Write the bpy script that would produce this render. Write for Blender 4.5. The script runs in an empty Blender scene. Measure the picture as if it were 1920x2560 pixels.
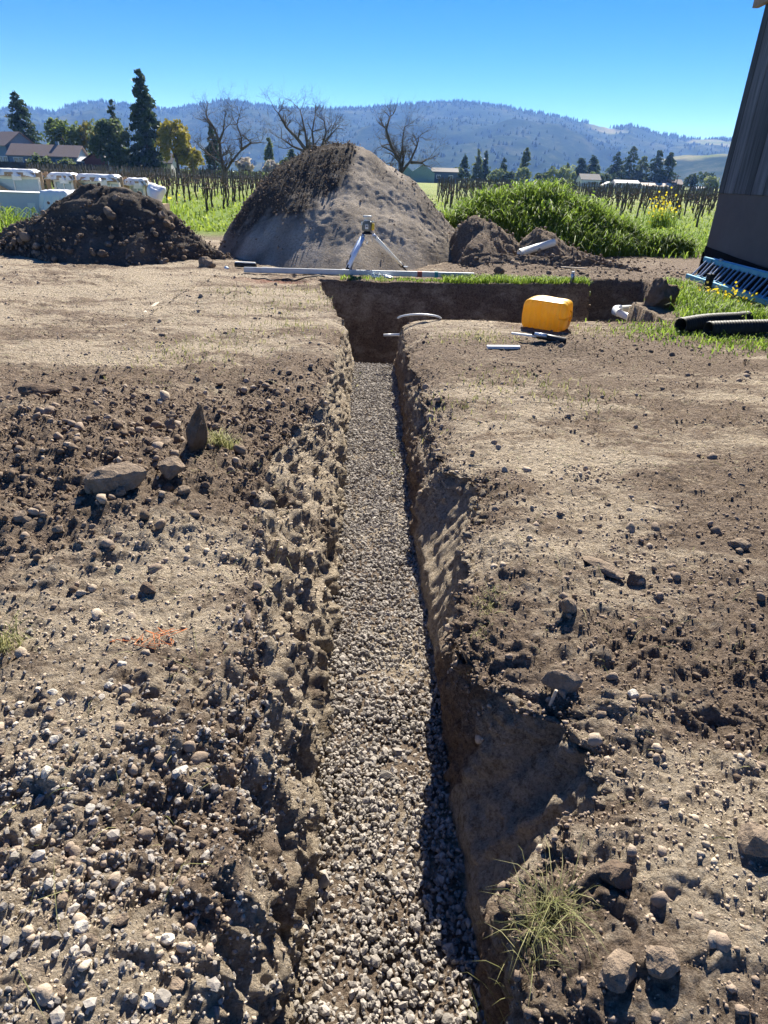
import bpy, math, random
import numpy as np
from mathutils import Vector, Matrix

scene = bpy.context.scene
COL = scene.collection
rng = np.random.default_rng(7)
random.seed(7)
R = math.radians

# ---------------------------------------------------------------- camera
CAM_H, FPX, PITCH, ROLL = 1.6, 1570.0, R(28.16), R(2.0)
fw = Vector((0, math.cos(PITCH), -math.sin(PITCH)))
r0 = Vector((1, 0, 0)); u0 = r0.cross(fw)
ixv = math.cos(ROLL) * r0 + math.sin(ROLL) * u0
iyv = -math.sin(ROLL) * r0 + math.cos(ROLL) * u0
cd = bpy.data.cameras.new('camera'); cam = bpy.data.objects.new('camera', cd); COL.objects.link(cam)
m = Matrix.Identity(4)
for i in range(3):
    m[i][0] = ixv[i]; m[i][1] = iyv[i]; m[i][2] = -fw[i]
m[2][3] = CAM_H
cam.matrix_world = m
cd.sensor_fit = 'VERTICAL'; cd.sensor_height = 24.0; cd.lens = 24.0 * FPX / 2560
cd.clip_start = 0.05; cd.clip_end = 20000
scene.camera = cam

# ---------------------------------------------------------------- sky, sun, exposure
SUN_EL, SUN_AZ = R(40), R(11)          # azimuth: clockwise from +Y (straight ahead)
w = bpy.data.worlds.new('World'); scene.world = w; w.use_nodes = True
nt = w.node_tree; bg = nt.nodes['Background']
sky = nt.nodes.new('ShaderNodeTexSky'); sky.sky_type = 'NISHITA'; sky.sun_disc = False
sky.sun_elevation = SUN_EL; sky.sun_rotation = SUN_AZ
sky.air_density = 0.6; sky.dust_density = 0.0; sky.ozone_density = 4.0; sky.altitude = 300
hs = nt.nodes.new('ShaderNodeHueSaturation'); hs.inputs['Hue'].default_value = .512; hs.inputs['Saturation'].default_value = 1.36
nt.links.new(sky.outputs[0], hs.inputs['Color']); nt.links.new(hs.outputs[0], bg.inputs[0]); bg.inputs[1].default_value = 0.058
sd = bpy.data.lights.new('sun', 'SUN'); sd.energy = 5.0; sd.angle = R(0.53); sd.color = (1.0, 0.955, 0.89)
sun = bpy.data.objects.new('sun', sd); COL.objects.link(sun)
sdir = Vector((math.sin(SUN_AZ) * math.cos(SUN_EL), math.cos(SUN_AZ) * math.cos(SUN_EL), math.sin(SUN_EL)))
sun.rotation_euler = sdir.to_track_quat('Z', 'Y').to_euler(); sun.location = (0, 0, 30)
vs = scene.view_settings
vs.view_transform = 'Standard'; vs.look = 'None'; vs.gamma = 1.0; vs.exposure = 1.42
vs.use_curve_mapping = False

# ---------------------------------------------------------------- tagging
def tag(o, label=None, cat=None, group=None, kind=None):
    if label: o['label'] = label
    if cat: o['category'] = cat
    if group: o['group'] = group
    if kind: o['kind'] = kind
    return o
def empty(name, loc, label, cat, group=None, rz=0):
    o = bpy.data.objects.new(name, None); COL.objects.link(o)
    o.location = loc; o.rotation_euler = (0, 0, rz); o.empty_display_size = .1
    return tag(o, label, cat, group)
def copy_tree(o, parent=None):
    c = o.copy(); COL.objects.link(c)
    if parent is not None: c.parent = parent
    for ch in list(o.children): copy_tree(ch, c)
    return c

# ---------------------------------------------------------------- noise (numpy gradient noise)
_pr = np.random.default_rng(11)
_perm = _pr.permutation(256).astype(np.int32); _perm = np.concatenate([_perm, _perm, _perm])
_grad = _pr.normal(size=(256, 3)).astype(np.float32); _grad /= np.linalg.norm(_grad, axis=1)[:, None]
def noise3(P):
    P = np.asarray(P, np.float32); i = np.floor(P).astype(np.int32); f = P - i; i &= 255
    u = f * f * f * (f * (f * 6 - 15) + 10)
    out = np.zeros(len(P), np.float32)
    for dx in (0, 1):
        wx = u[:, 0] if dx else 1 - u[:, 0]
        a = _perm[(i[:, 0] + dx) & 255]
        for dy in (0, 1):
            wy = wx * (u[:, 1] if dy else 1 - u[:, 1])
            b = _perm[(a + i[:, 1] + dy) & 255]
            for dz in (0, 1):
                wz = wy * (u[:, 2] if dz else 1 - u[:, 2])
                g = _grad[_perm[(b + i[:, 2] + dz) & 255]]
                out += wz * (g[:, 0] * (f[:, 0] - dx) + g[:, 1] * (f[:, 1] - dy) + g[:, 2] * (f[:, 2] - dz))
    return out * 1.6
def noise2(x, y, s, seed=0):
    x = np.asarray(x, float); y = np.asarray(y, float)
    return noise3(np.stack([x.ravel() / s, y.ravel() / s, np.full(x.size, seed * 7.31 + .5)], 1)).reshape(x.shape)
def fbm2(x, y, s, o=4, seed=0):
    r = 0; a = 1
    for k in range(o):
        r = r + a * noise2(x, y, s / 2 ** k, seed + k); a *= .5
    return r
def sst(a, b, x):
    t = np.clip((x - a) / (b - a), 0, 1); return t * t * (3 - 2 * t)
def bump2(x, y, cx, cy, rx, ry):
    return np.exp(-(((x - cx) / rx) ** 2 + ((y - cy) / ry) ** 2))

# ---------------------------------------------------------------- materials
def ramp(nt, fac, stops):
    r = nt.nodes.new('ShaderNodeValToRGB'); e = r.color_ramp.elements
    while len(e) < len(stops): e.new(.5)
    for k, (p, c) in enumerate(stops):
        e[k].position = p; e[k].color = (*c, 1)
    nt.links.new(fac, r.inputs[0]); return r.outputs[0]
def nnoise(nt, scale, detail=4, rough=.6, vec=None, dist=0):
    n = nt.nodes.new('ShaderNodeTexNoise'); n.inputs['Scale'].default_value = scale
    n.inputs['Detail'].default_value = detail; n.inputs['Roughness'].default_value = rough
    n.inputs['Distortion'].default_value = dist
    if vec is None:
        tc = nt.nodes.new('ShaderNodeTexCoord'); vec = tc.outputs['Object']
    nt.links.new(vec, n.inputs['Vector']); return n.outputs['Fac']
def mixc(nt, a, b, fac, mode='MIX'):
    mx = nt.nodes.new('ShaderNodeMix'); mx.data_type = 'RGBA'; mx.blend_type = mode
    for sock, v in ((mx.inputs[0], fac), (mx.inputs[6], a), (mx.inputs[7], b)):
        if isinstance(v, (int, float)): sock.default_value = v
        elif isinstance(v, tuple): sock.default_value = (*v, 1)
        else: nt.links.new(v, sock)
    return mx.outputs[2]
def attr(nt, name):
    a = nt.nodes.new('ShaderNodeAttribute'); a.attribute_name = name; return a.outputs['Fac']
def mnew(name):
    mt = bpy.data.materials.new(name); mt.use_nodes = True
    return mt, mt.node_tree, mt.node_tree.nodes['Principled BSDF']
def c3(c, k): return tuple(min(1, max(0, v * k)) for v in c)
def pmat(name, col, rough=.8, var=.2, scale=12, bump=0, bscale=60, metal=0, spec=.3, tint=False, stretch=None):
    mt, nt, b = mnew(name)
    vec = None
    if stretch:
        tc = nt.nodes.new('ShaderNodeTexCoord'); mp = nt.nodes.new('ShaderNodeMapping')
        mp.inputs['Scale'].default_value = stretch; nt.links.new(tc.outputs['Object'], mp.inputs[0]); vec = mp.outputs[0]
    c = ramp(nt, nnoise(nt, scale, 5, .65, vec), [(.3, c3(col, 1 - var)), (.7, c3(col, 1 + var))])
    if tint:
        c = mixc(nt, c, ramp(nt, attr(nt, 'tint'), [(0, (.6, .6, .6)), (1, (1.32, 1.32, 1.32))]), 1.0, 'MULTIPLY')
    nt.links.new(c, b.inputs['Base Color'])
    b.inputs['Roughness'].default_value = rough; b.inputs['Metallic'].default_value = metal
    b.inputs['Specular IOR Level'].default_value = spec
    if bump:
        bp = nt.nodes.new('ShaderNodeBump'); bp.inputs['Strength'].default_value = bump; bp.inputs['Distance'].default_value = .02
        nt.links.new(nnoise(nt, bscale, 5, .65, vec), bp.inputs['Height']); nt.links.new(bp.outputs[0], b.inputs['Normal'])
    return mt
def leafmat(name, ca, cb, trans=.35, rough=.6):
    mt, nt, b = mnew(name)
    c = ramp(nt, attr(nt, 'tint'), [(0, ca), (1, cb)])
    nt.links.new(c, b.inputs['Base Color']); b.inputs['Roughness'].default_value = rough
    b.inputs['Specular IOR Level'].default_value = .25
    t = nt.nodes.new('ShaderNodeBsdfTranslucent'); nt.links.new(c, t.inputs[0])
    mx = nt.nodes.new('ShaderNodeMixShader'); mx.inputs[0].default_value = trans
    nt.links.new(b.outputs[0], mx.inputs[1]); nt.links.new(t.outputs[0], mx.inputs[2])
    nt.links.new(mx.outputs[0], nt.nodes['Material Output'].inputs[0])
    return mt

# ---------------------------------------------------------------- mesh builders
def mesh_np(name, V, F, mat, smooth=True, attrs=None):
    """F: list of int arrays (n,3) or (n,4)"""
    me = bpy.data.meshes.new(name)
    V = np.asarray(V, np.float32); F = [np.asarray(f, np.int32) for f in F if len(f)]
    me.vertices.add(len(V)); me.vertices.foreach_set('co', V.ravel())
    lv = np.concatenate([f.ravel() for f in F]); tot = np.concatenate([np.full(len(f), f.shape[1], np.int32) for f in F])
    st = np.concatenate([[0], np.cumsum(tot)[:-1]]).astype(np.int32)
    me.loops.add(len(lv)); me.loops.foreach_set('vertex_index', lv)
    me.polygons.add(len(tot)); me.polygons.foreach_set('loop_start', st); me.polygons.foreach_set('loop_total', tot)
    me.polygons.foreach_set('use_smooth', np.full(len(tot), bool(smooth)))
    me.update(calc_edges=True)
    for k, a in (attrs or {}).items():
        at = me.attributes.new(k, 'FLOAT', 'POINT'); at.data.foreach_set('value', np.asarray(a, np.float32))
    if mat: me.materials.append(mat)
    return me
def obj(name, me, parent=None, loc=None):
    o = bpy.data.objects.new(name, me); COL.objects.link(o)
    if parent is not None: o.parent = parent
    if loc is not None: o.location = loc
    return o
def grid_faces(nr, nc):
    i = np.arange(nr * nc).reshape(nr, nc)
    return np.stack([i[:-1, :-1], i[:-1, 1:], i[1:, 1:], i[1:, :-1]], -1).reshape(-1, 4)

class MB:
    """collects primitive shapes for ONE mesh"""
    def __init__(s): s.v = []; s.f = []; s.n = 0
    def add(s, V, F):
        s.v += [tuple(v) for v in V]; s.f += [tuple(i + s.n for i in f) for f in F]; s.n += len(V); return s
    def box(s, c, d, rz=0, bev=0, mat=None):
        x, y, z = (k / 2 for k in d); b = min(bev, .45 * min(d))
        if b > 0:
            V = []
            for sz in (-1, 1):
                for zz, k in (((-z, b), (-z + b, 0)) if sz < 0 else ((z - b, 0), (z, b))):
                    X, Y = x - k, y - k; q = b * .7 if k == 0 else b * .4
                    V += [(-X + q, -Y, zz), (X - q, -Y, zz), (X, -Y + q, zz), (X, Y - q, zz), (X - q, Y, zz), (-X + q, Y, zz), (-X, Y - q, zz), (-X, -Y + q, zz)]
            F = [tuple(range(7, -1, -1)), tuple(range(24, 32))]
            for r in range(3):
                for k in range(8): F.append((r * 8 + k, r * 8 + (k + 1) % 8, r * 8 + 8 + (k + 1) % 8, r * 8 + 8 + k))
        else:
            V = [(-x, -y, -z), (x, -y, -z), (x, y, -z), (-x, y, -z), (-x, -y, z), (x, -y, z), (x, y, z), (-x, y, z)]
            F = [(3, 2, 1, 0), (4, 5, 6, 7), (0, 1, 5, 4), (1, 2, 6, 5), (2, 3, 7, 6), (3, 0, 4, 7)]
        ca, sa = math.cos(rz), math.sin(rz)
        V = [Vector(v) for v in V]
        if mat is not None: V = [mat @ v for v in V]
        V = [(v[0] * ca - v[1] * sa + c[0], v[0] * sa + v[1] * ca + c[1], v[2] + c[2]) for v in V]
        return s.add(V, F)
    def tube(s, pts, rad, n=8, cap=True, inner=None):
        pts = [Vector(p) for p in pts]
        if not isinstance(rad, (list, tuple)): rad = [rad] * len(pts)
        V = []; prev = None
        for k, p in enumerate(pts):
            t = (pts[min(k + 1, len(pts) - 1)] - pts[max(k - 1, 0)]).normalized()
            if prev is None:
                a = t.cross(Vector((0, 0, 1)))
                if a.length < .1: a = t.cross(Vector((1, 0, 0)))
                prev = a.normalized()
            a = (prev - t * prev.dot(t)).normalized(); prev = a; b = t.cross(a)
            for j in range(n):
                th = 2 * math.pi * j / n; V.append(p + (a * math.cos(th) + b * math.sin(th)) * rad[k])
        F = []
        for k in range(len(pts) - 1):
            for j in range(n): F.append((k * n + j, k * n + (j + 1) % n, (k + 1) * n + (j + 1) % n, (k + 1) * n + j))
        if cap:
            F.append(tuple(range(n - 1, -1, -1))); F.append(tuple((len(pts) - 1) * n + j for j in range(n)))
        return s.add(V, F)
    def pipe(s, pts, ro, ri, n=20):
        """hollow pipe: outer and inner skin with end rings"""
        L = len(pts); base = s.n
        s.tube(pts, ro, n, cap=False); s.tube(pts, ri, n, cap=False)
        o = base; i = base + L * n
        for j in range(n):
            k = (j + 1) % n
            s.f.append((o + j, o + k, i + k, i + j)); e = (L - 1) * n
            s.f.append((o + e + j, i + e + j, i + e + k, o + e + k))
        return s
    def lathe(s, prof, n=20, c=(0, 0, 0)):
        V = []; F = []
        for r, z in prof:
            for j in range(n):
                th = 2 * math.pi * j / n; V.append((c[0] + r * math.cos(th), c[1] + r * math.sin(th), c[2] + z))
        for k in range(len(prof) - 1):
            for j in range(n): F.append((k * n + j, k * n + (j + 1) % n, (k + 1) * n + (j + 1) % n, (k + 1) * n + j))
        F.append(tuple(range(n - 1, -1, -1))); F.append(tuple((len(prof) - 1) * n + j for j in range(n)))
        return s.add(V, F)
    def mesh(s, name, mat, smooth=False):
        me = bpy.data.meshes.new(name); me.from_pydata([tuple(v) for v in s.v], [], s.f)
        if smooth:
            for p in me.polygons: p.use_smooth = len(p.vertices) <= 4
        me.materials.append(mat); me.update(); return me
    def build(s, name, mat, parent=None, smooth=False, loc=None):
        return obj(name, s.mesh(name, mat, smooth), parent, loc)

# stone templates -------------------------------------------------
def ico(sub):
    import bmesh
    bm = bmesh.new(); bmesh.ops.create_icosphere(bm, subdivisions=sub, radius=1)
    V = np.array([v.co[:] for v in bm.verts]); F = np.array([[v.index for v in f.verts] for f in bm.faces]); bm.free()
    return V, F
ICO1, ICO2, ICO3, ICO4 = ico(1), ico(2), ico(3), ico(4)
def stone_shape(base, seed, amp=.35, freq=.9, cuts=5):
    V, F = base; r = np.random.default_rng(seed)
    V = V.copy()
    for k in range(cuts):                                  # flatten facets
        n = r.normal(size=3); n /= np.linalg.norm(n); d = r.uniform(.55, .85)
        dd = V @ n; V -= np.outer(np.clip(dd - d, 0, None) * .85, n)
    V *= (1 + amp * noise3(V * freq + seed * 3.7) + .3 * amp * noise3(V * freq * 3 + seed * 1.7))[:, None]
    return V, F
OCT = (np.array([(1, 0, 0), (-1, 0, 0), (0, 1, 0), (0, -1, 0), (0, 0, 1), (0, 0, -1.)]), np.array([(0, 2, 4), (2, 1, 4), (1, 3, 4), (3, 0, 4), (2, 0, 5), (1, 2, 5), (3, 1, 5), (0, 3, 5)]))
T8 = [(OCT[0] * np.random.default_rng(90 + s).uniform(.7, 1.25, (6, 1)) + np.random.default_rng(60 + s).normal(0, .15, (6, 3)), OCT[1]) for s in range(6)]
T20 = [stone_shape(ICO1, s, .35, 1.2, 3) for s in range(8)]
T80 = [stone_shape(ICO2, 20 + s) for s in range(8)]
def rand_rot(n):
    q = rng.normal(size=(n, 4)); q /= np.linalg.norm(q, axis=1)[:, None]
    a, b, c, d = q.T
    return np.stack([1 - 2 * (c * c + d * d), 2 * (b * c - a * d), 2 * (b * d + a * c), 2 * (b * c + a * d), 1 - 2 * (b * b + d * d), 2 * (c * d - a * b),
                     2 * (b * d - a * c), 2 * (c * d + a * b), 1 - 2 * (b * b + c * c)], 1).reshape(n, 3, 3)
def scatter_stones(P, size, T, flat=.75, tint=None):
    """returns V,F,tint of many stones"""
    n = len(P); Vs = []; Fs = []; Ts = []; off = 0
    which = rng.integers(0, len(T), n)
    tint = rng.uniform(0, 1, n) if tint is None else tint
    for k, (tv, tf) in enumerate(T):
        idx = np.where(which == k)[0]
        if not len(idx): continue
        sc = size[idx][:, None] * np.stack([rng.uniform(.8, 1.25, len(idx)), rng.uniform(.75, 1.1, len(idx)), rng.uniform(.55, .95, len(idx)) * flat / .75], 1)
        V = np.einsum('nij,nvj->nvi', rand_rot(len(idx)), tv[None] * sc[:, None, :]) + P[idx][:, None, :]
        F = tf[None] + (off + np.arange(len(idx)) * len(tv))[:, None, None]
        Vs.append(V.reshape(-1, 3)); Fs.append(F.reshape(-1, 3)); Ts.append(np.repeat(tint[idx], len(tv))); off += len(idx) * len(tv)
    return np.concatenate(Vs), np.concatenate(Fs), np.concatenate(Ts)
def merge(parts):
    V = []; F = []; T = []; o = 0
    for v, f, t in parts:
        V.append(v); F.append(f + o); T.append(t); o += len(v)
    return np.concatenate(V), np.concatenate(F), np.concatenate(T)

# grass blades ------------------------------------------------------
def blades(P, h, wd, lean=.5, droop=.4, tint=None):
    n = len(P); az = rng.uniform(0, 2 * np.pi, n); fa = rng.uniform(0, 2 * np.pi, n)
    d = np.stack([np.cos(az), np.sin(az), np.zeros(n)], 1); s = np.stack([np.cos(fa), np.sin(fa), np.zeros(n)], 1)
    ln = (rng.uniform(.1, 1, n) * lean * h)[:, None]
    up = np.array([[0, 0, 1.]]); hh = h[:, None]; w2 = (wd * np.ones(n))[:, None] / 2
    m1 = P + d * ln * .3 + up * hh * .55
    m2 = P + d * ln * .8 + up * hh * .9
    tp = P + d * ln * 1.35 + up * hh * (1.0 - droop * rng.uniform(0, 1, n)[:, None])
    V = np.stack([P - s * w2, P + s * w2, m1 + s * w2 * .9, m1 - s * w2 * .9, m2 + s * w2 * .6, m2 - s * w2 * .6, tp], 1).reshape(-1, 3)
    o = np.arange(n) * 7
    Q = np.concatenate([np.stack([o, o + 1, o + 2, o + 3], 1), np.stack([o + 3, o + 2, o + 4, o + 5], 1)])
    Tr = np.stack([o + 5, o + 4, o + 6], 1)
    t = rng.uniform(0, 1, n) if tint is None else tint
    return V, Q, Tr, np.repeat(t, 7)
def grass_obj(name, P, h, wd, mat, lean=.5, droop=.4, tint=None, parent=None):
    V, Q, Tr, t = blades(P, h, wd, lean, droop, tint)
    return obj(name, mesh_np(name, V, [Q, Tr], mat, True, {'tint': t}), parent)
def leaf_cards(P, size, tint=None, aspect=.55, up=0.0):
    n = len(P); a = rng.normal(size=(n, 3)); a[:, 2] += up; a /= np.linalg.norm(a, axis=1)[:, None]
    b = np.cross(a, rng.normal(size=(n, 3))); b /= np.linalg.norm(b, axis=1)[:, None]
    sz = (size * np.ones(n))[:, None]
    V = np.stack([P - a * sz, P + b * sz * aspect, P + a * sz, P - b * sz * aspect], 1).reshape(-1, 3)
    F = (np.arange(n) * 4)[:, None] + np.array([[0, 1, 2, 3]])
    t = rng.uniform(0, 1, n) if tint is None else tint
    return V, F, np.repeat(t, 4)

# ================================================================ GROUND
def interp(tab):
    a = np.array(tab); return lambda y: np.interp(y, a[:, 0], a[:, 1])
EL = interp([(-2, -.36), (.3, -.36), (.66, -.39), (.87, -.36), (1.2, -.37), (1.7, -.40), (2.2, -.52), (2.85, -.66), (3.33, -.72), (3.98, -.67), (4.86, -.54), (6.1, -.52), (7.8, -.56), (8.2, -.62), (11.2, -1.25), (12, -1.3)])
XL = interp([(-2, -.18), (.9, -.2), (1.5, -.21), (2.34, -.25), (3.43, -.30), (5.05, -.36), (7.3, -.43), (8.3, -.46)])
XR = interp([(-2, .37), (.9, .35), (1.5, .32), (2.36, .29), (3.46, .22), (5.1, .18), (6.77, .13), (8.3, .07)])
ER = interp([(-2, .44), (.3, .42), (.68, .36), (.89, .37), (1.0, .41), (1.1, .5), (1.2, .62), (1.42, .69), (1.55, .62), (1.63, .50), (1.78, .38), (2.1, .31), (2.45, .36), (2.9, .47), (3.3, .57), (3.5, .56), (3.62, .46), (3.8, .38), (4.94, .33), (6.5, .21), (8.3, .11)])
DEP = .6
def scoop(y): return np.maximum(sst(1.05, 1.2, y) * (1 - sst(1.55, 1.75, y)), sst(2.3, 2.55, y) * (1 - sst(3.5, 3.8, y)))
def zground(x, y):
    near = 1 - sst(14, 24, y)
    z = near * (.035 * fbm2(x, y, 1.4, 3, 3))
    z += .20 * bump2(x, y, -2.0, 3.5, 1.0, 1.1) + .10 * bump2(x, y, -1.25, 2.9, .45, .7)
    z += .07 * bump2(x, y, -.85, 1.1, .45, .7) + .05 * bump2(x, y, 1.0, 1.0, .5, .5)
    z += .09 * bump2(x, y, .66, 3.0, .2, .7) + .04 * bump2(x, y, .75, 2.0, .3, .8) + .05 * bump2(x, y, -.8, 5, .3, 1.5)
    z += .12 * bump2(x, y, 3.2, 13.6, 1.6, .9) * (1 + noise2(x, y, .5, 9)) + .10 * bump2(x, y, 1.9, 6.9, .5, .35)
    return z

rowsB = [.42]
while rowsB[-1] < 8.16: rowsB.append(rowsB[-1] + .0055 * rowsB[-1] ** 1.2 + .0006)
rowsA = list(np.linspace(-1.5, .40, 22))
rowsC = list(np.arange(8.235, 11.2, .042)); rowsD = list(np.linspace(11.22, 11.36, 26))
rowsE = list(np.arange(11.39, 14.6, .055)); rowsF = [14.7]
while rowsF[-1] < 4300: rowsF.append(rowsF[-1] * 1.055 + .02)
YR = np.array(rowsA + rowsB + rowsC + rowsD + rowsE + rowsF)
NLG, NWL, NF, NWR, NRG = 212, 68, 26, 54, 222
NC = NLG + NWL + NF + NWR + NRG; NR = len(YR)
def W(y): return 1.7 + .76 * np.maximum(y, 0)
X = np.zeros((NR, NC)); Yg = np.repeat(YR[:, None], NC, 1); Z = np.zeros((NR, NC)); zone = np.zeros((NR, NC))  # zone: 0 top, 1 wall, 2 floor
k_main = YR < 8.19
sL = np.linspace(1, 0, NLG, endpoint=False) ** 1.25; sR = (np.arange(1, NRG + 1) / NRG) ** 1.25
edge_l = EL(YR) + .05 * noise2(YR, YR * 0, .35, 1) + .022 * noise2(YR, YR * 0, .09, 2)
edge_r = ER(YR) + .03 * noise2(YR, YR * 0, .30, 3) + .05 * noise2(YR, YR * 0, .10, 4) + .02 * noise2(YR, YR * 0, .035, 5)
for j, y in enumerate(YR):
    el, Wy = edge_l[j], W(y)
    X[j, :NLG] = el - (Wy + el) * sL
    if k_main[j]:
        er, xl, xr = edge_r[j], XL(y), XR(y)
        t = np.linspace(0, 1, NWL)
        xm = xl - .045; q = np.clip(t / .62, 0, 1)
        X[j, NLG:NLG + NWL] = np.where(t < .62, el + (xm - el) * q, xm + (xl - xm) * (t - .62) / .38)
        wid = np.clip((xm - el) / .35, 0, 1); zm = -(.34 - .06 * wid)
        Z[j, NLG:NLG + NWL] = np.where(t < .62, zm * (q ** (1.0 + .35 * wid)), zm + (-DEP - zm) * (t - .62) / .38)
        zone[j, NLG:NLG + NWL] = 1
        a = NLG + NWL; X[j, a:a + NF] = np.linspace(xl, xr, NF + 2)[1:-1]; Z[j, a:a + NF] = -DEP; zone[j, a:a + NF] = 2
        a += NF; t = np.linspace(0, 1, NWR); sc = scoop(y)
        x1 = xr + (er - xr) * np.clip((t - .25) / .75, 0, 1) ** (1.6 - (.85 if y < 2 else .75) * sc) + .015 * np.minimum(t / .25, 1)
        X[j, a:a + NWR] = x1; Z[j, a:a + NWR] = -DEP + DEP * t ** (.95 + .05 * sc); zone[j, a:a + NWR] = 1
        a += NWR; X[j, a:] = er + (Wy - er) * sR
        # ground relief fades in on wall tops
        zg = zground(X[j], Yg[j]) - (X[j] > 0) * (.05 + .07 * sst(3.2, 4.5, y)) * np.exp(-np.clip(X[j] - er, 0, 9) / .14) - (X[j] < 0) * .05 * np.exp(-np.clip(el - X[j], 0, 9) / .12); wt = np.clip(1 + Z[j] / .35, 0, 1) * (zone[j] != 2)
        Z[j] += zg * wt
    else:
        a = NLG; X[j, a:a + NWL] = np.linspace(el, XL(8.2), NWL, endpoint=False); a += NWL
        X[j, a:a + NF] = np.linspace(XL(8.2), XR(8.2), NF, endpoint=False); a += NF
        X[j, a:a + NWR] = np.linspace(XR(8.2), .45, NWR, endpoint=False); a += NWR
        X[j, a:] = np.linspace(.45, Wy, NRG)
        Z[j] = zground(X[j], Yg[j])
# rows beyond the main trench run square to the cross trench
sh = .13 * sst(6.3, 8.1, YR) * (1 - sst(12.2, 15, YR))
Yg = Yg + sh[:, None] * np.clip(X, -1.4, 6) * (X > -3)
# cross trench (deep cut) plus its extension to the right
far = ~k_main
Yb = np.repeat(YR[:, None], NC, 1)
lf = edge_l[:, None] + .06 * noise2(Yb, Z, .25, 12)
in_x = sst(0, .10, X - lf) * (1 - sst(0, .10, X - (3.62 + .07 * noise2(Yb, X, .35, 13))))
in_y = sst(8.19, 8.2, Yb) * (1 - np.clip((Yb - 11.24) / .10, 0, 1))
cut = in_x * in_y
ex = sst(3.50, 3.62, X) * (1 - sst(0, .18, X - (4.35 + .22 * (Yb - 10.4) + .12 * noise2(Yb, X, .5, 14))))
ey = sst(9.75, 9.95, Yb) * (1 - sst(12.0, 12.25, Yb + .1 * noise2(Yb, X, .4, 15)))
ext = ex * ey
Zc = np.minimum(Z * (1 - cut) - 1.5 * cut, np.where(ext > 0, Z * (1 - ext) - .75 * ext, 9))
Z = np.where(far[:, None], Zc, Z)
zone = np.where(far[:, None] & ((cut > .05) | (ext > .05)), 1, zone)
P = np.stack([X, Yg, Z], -1)
# normals
def gnormals(P):
    du = np.gradient(P, axis=1); dv = np.gradient(P, axis=0)
    n = np.cross(du, dv); n /= np.linalg.norm(n, axis=-1)[..., None] + 1e-9
    return n
N = gnormals(P)
# zone masks ------------------------------------------------
spoil = np.clip(1.25 * bump2(X, Yg, -1.9, 3.6, 1.15, 1.35) + .9 * bump2(X, Yg, -.9, 4.6, .5, .8), 0, 1)
gravelly = np.clip(1.2 * bump2(X, Yg, -.85, .85, .65, .75), 0, 1)
rrough = np.clip(.9 * bump2(X, Yg, 1.2, 1.6, .9, 1.3) + .6 * bump2(X, Yg, 2.2, 6.9, 1.6, .6) + .8 * bump2(X, Yg, 3, 13, 2.5, 1), 0, 1)
wl = (zone == 1)
sc2 = scoop(Yg) * wl * (X > 0)
nearw = 1 - sst(3.5, 9, Yg)
rough = .42 + .9 * spoil + .1 * gravelly + .3 * rrough
farcut = (wl & far[:, None])
rough += (zone == 0) * .35 * sst(.12, -.35, fbm2(X, Yg * 2.2, 1.6, 4, 30)) * (X > .3) + (zone == 0) * .5 * sst(.1, -.3, fbm2(X, Yg * 2.2, 1.6, 4, 30)) * (X < 0)
rough = np.where(wl, np.where(X > 0, 1.0 - .62 * sc2 * (Z < -.06), .85), rough)
rough = np.where(farcut & (X < 3.6), .45, rough)
rough = np.where(zone == 2, .15, rough)
rough *= (1 - sst(15, 22, Yg))
flatP = P.reshape(-1, 3)
act = np.where((Yg.ravel() < 22))[0]
d = np.zeros(NR * NC, np.float32)
A = flatP[act]
rr = rough.ravel()[act]; nw = nearw.ravel()[act]
wv = (wl & (X < 0)).ravel()[act]
warp = A + .04 * np.stack([noise3(A / .13), noise3(A / .13 + 9), noise3(A / .13 + 19)], 1)
rf = np.where(zone.ravel()[act] == 0, np.clip(rr * 1.1, .55, 1.1), rr)
d[act] = rr * (.036 * noise3(warp / .30) + .036 * (np.abs(noise3(warp / .15 + 5)) - .3)) + rf * (1 - .6 * sst(4, 9, A[:, 1])) * ( .048 * (np.abs(noise3(warp / .075 + 15)) - .3)
               + (1 - sst(1.2, 3.2, A[:, 1])) * .018 * (np.abs(noise3(A / .036 + 25)) - .25))
# left bank: toothed furrows running down toward the trench; both rims crumbly
dv3 = np.array([.62, -.58, -.53]); dv3 /= np.linalg.norm(dv3); e1 = np.cross(dv3, [0, 0, 1.]); e1 /= np.linalg.norm(e1); e2 = np.cross(dv3, e1)
def furrow(A, a, b, off): return noise3(np.stack([A @ dv3 / a, A @ e1 / b, A @ e2 / b], 1) + off)
fu = .5 - 2 * np.abs(furrow(warp, .34, .10, 40)); fu2 = .5 - 2 * np.abs(furrow(warp, .13, .042, 60)); ch = noise3(warp / .16 + 40)
Xa, Ya, Za = A[:, 0], A[:, 1], A[:, 2]
lw = np.maximum(wv * 1.0, (zone.ravel()[act] == 0) * np.exp(-np.clip((EL(Ya) - Xa), 0, 9) / .10) * (Xa < 0)) * (Ya < 8.2)
d[act] += lw * (.35 + .65 * nw) * (.050 * fu + .020 * nw * fu2 + .022 * np.sign(ch) * np.minimum(np.abs(ch) * 5, 1))
rw = (Xa > 0) * (Ya < 8.2) * np.where(zone.ravel()[act] == 1, sst(-.22, -.02, Za), np.exp(-np.clip(Xa - ER(Ya), 0, 9) / .10)) * (zone.ravel()[act] != 2)
tm = noise3(np.stack([Xa / .5, Ya / .055, Za / .35], 1) + 33); tm2 = noise3(np.stack([Xa / .5, Ya / .6, Za / .05], 1) + 53)
d[act] += (Xa > 0) * (Ya < 8.2) * (zone.ravel()[act] == 1) * (.014 * tm + .008 * tm2) * (.4 + .6 * nw)
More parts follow.
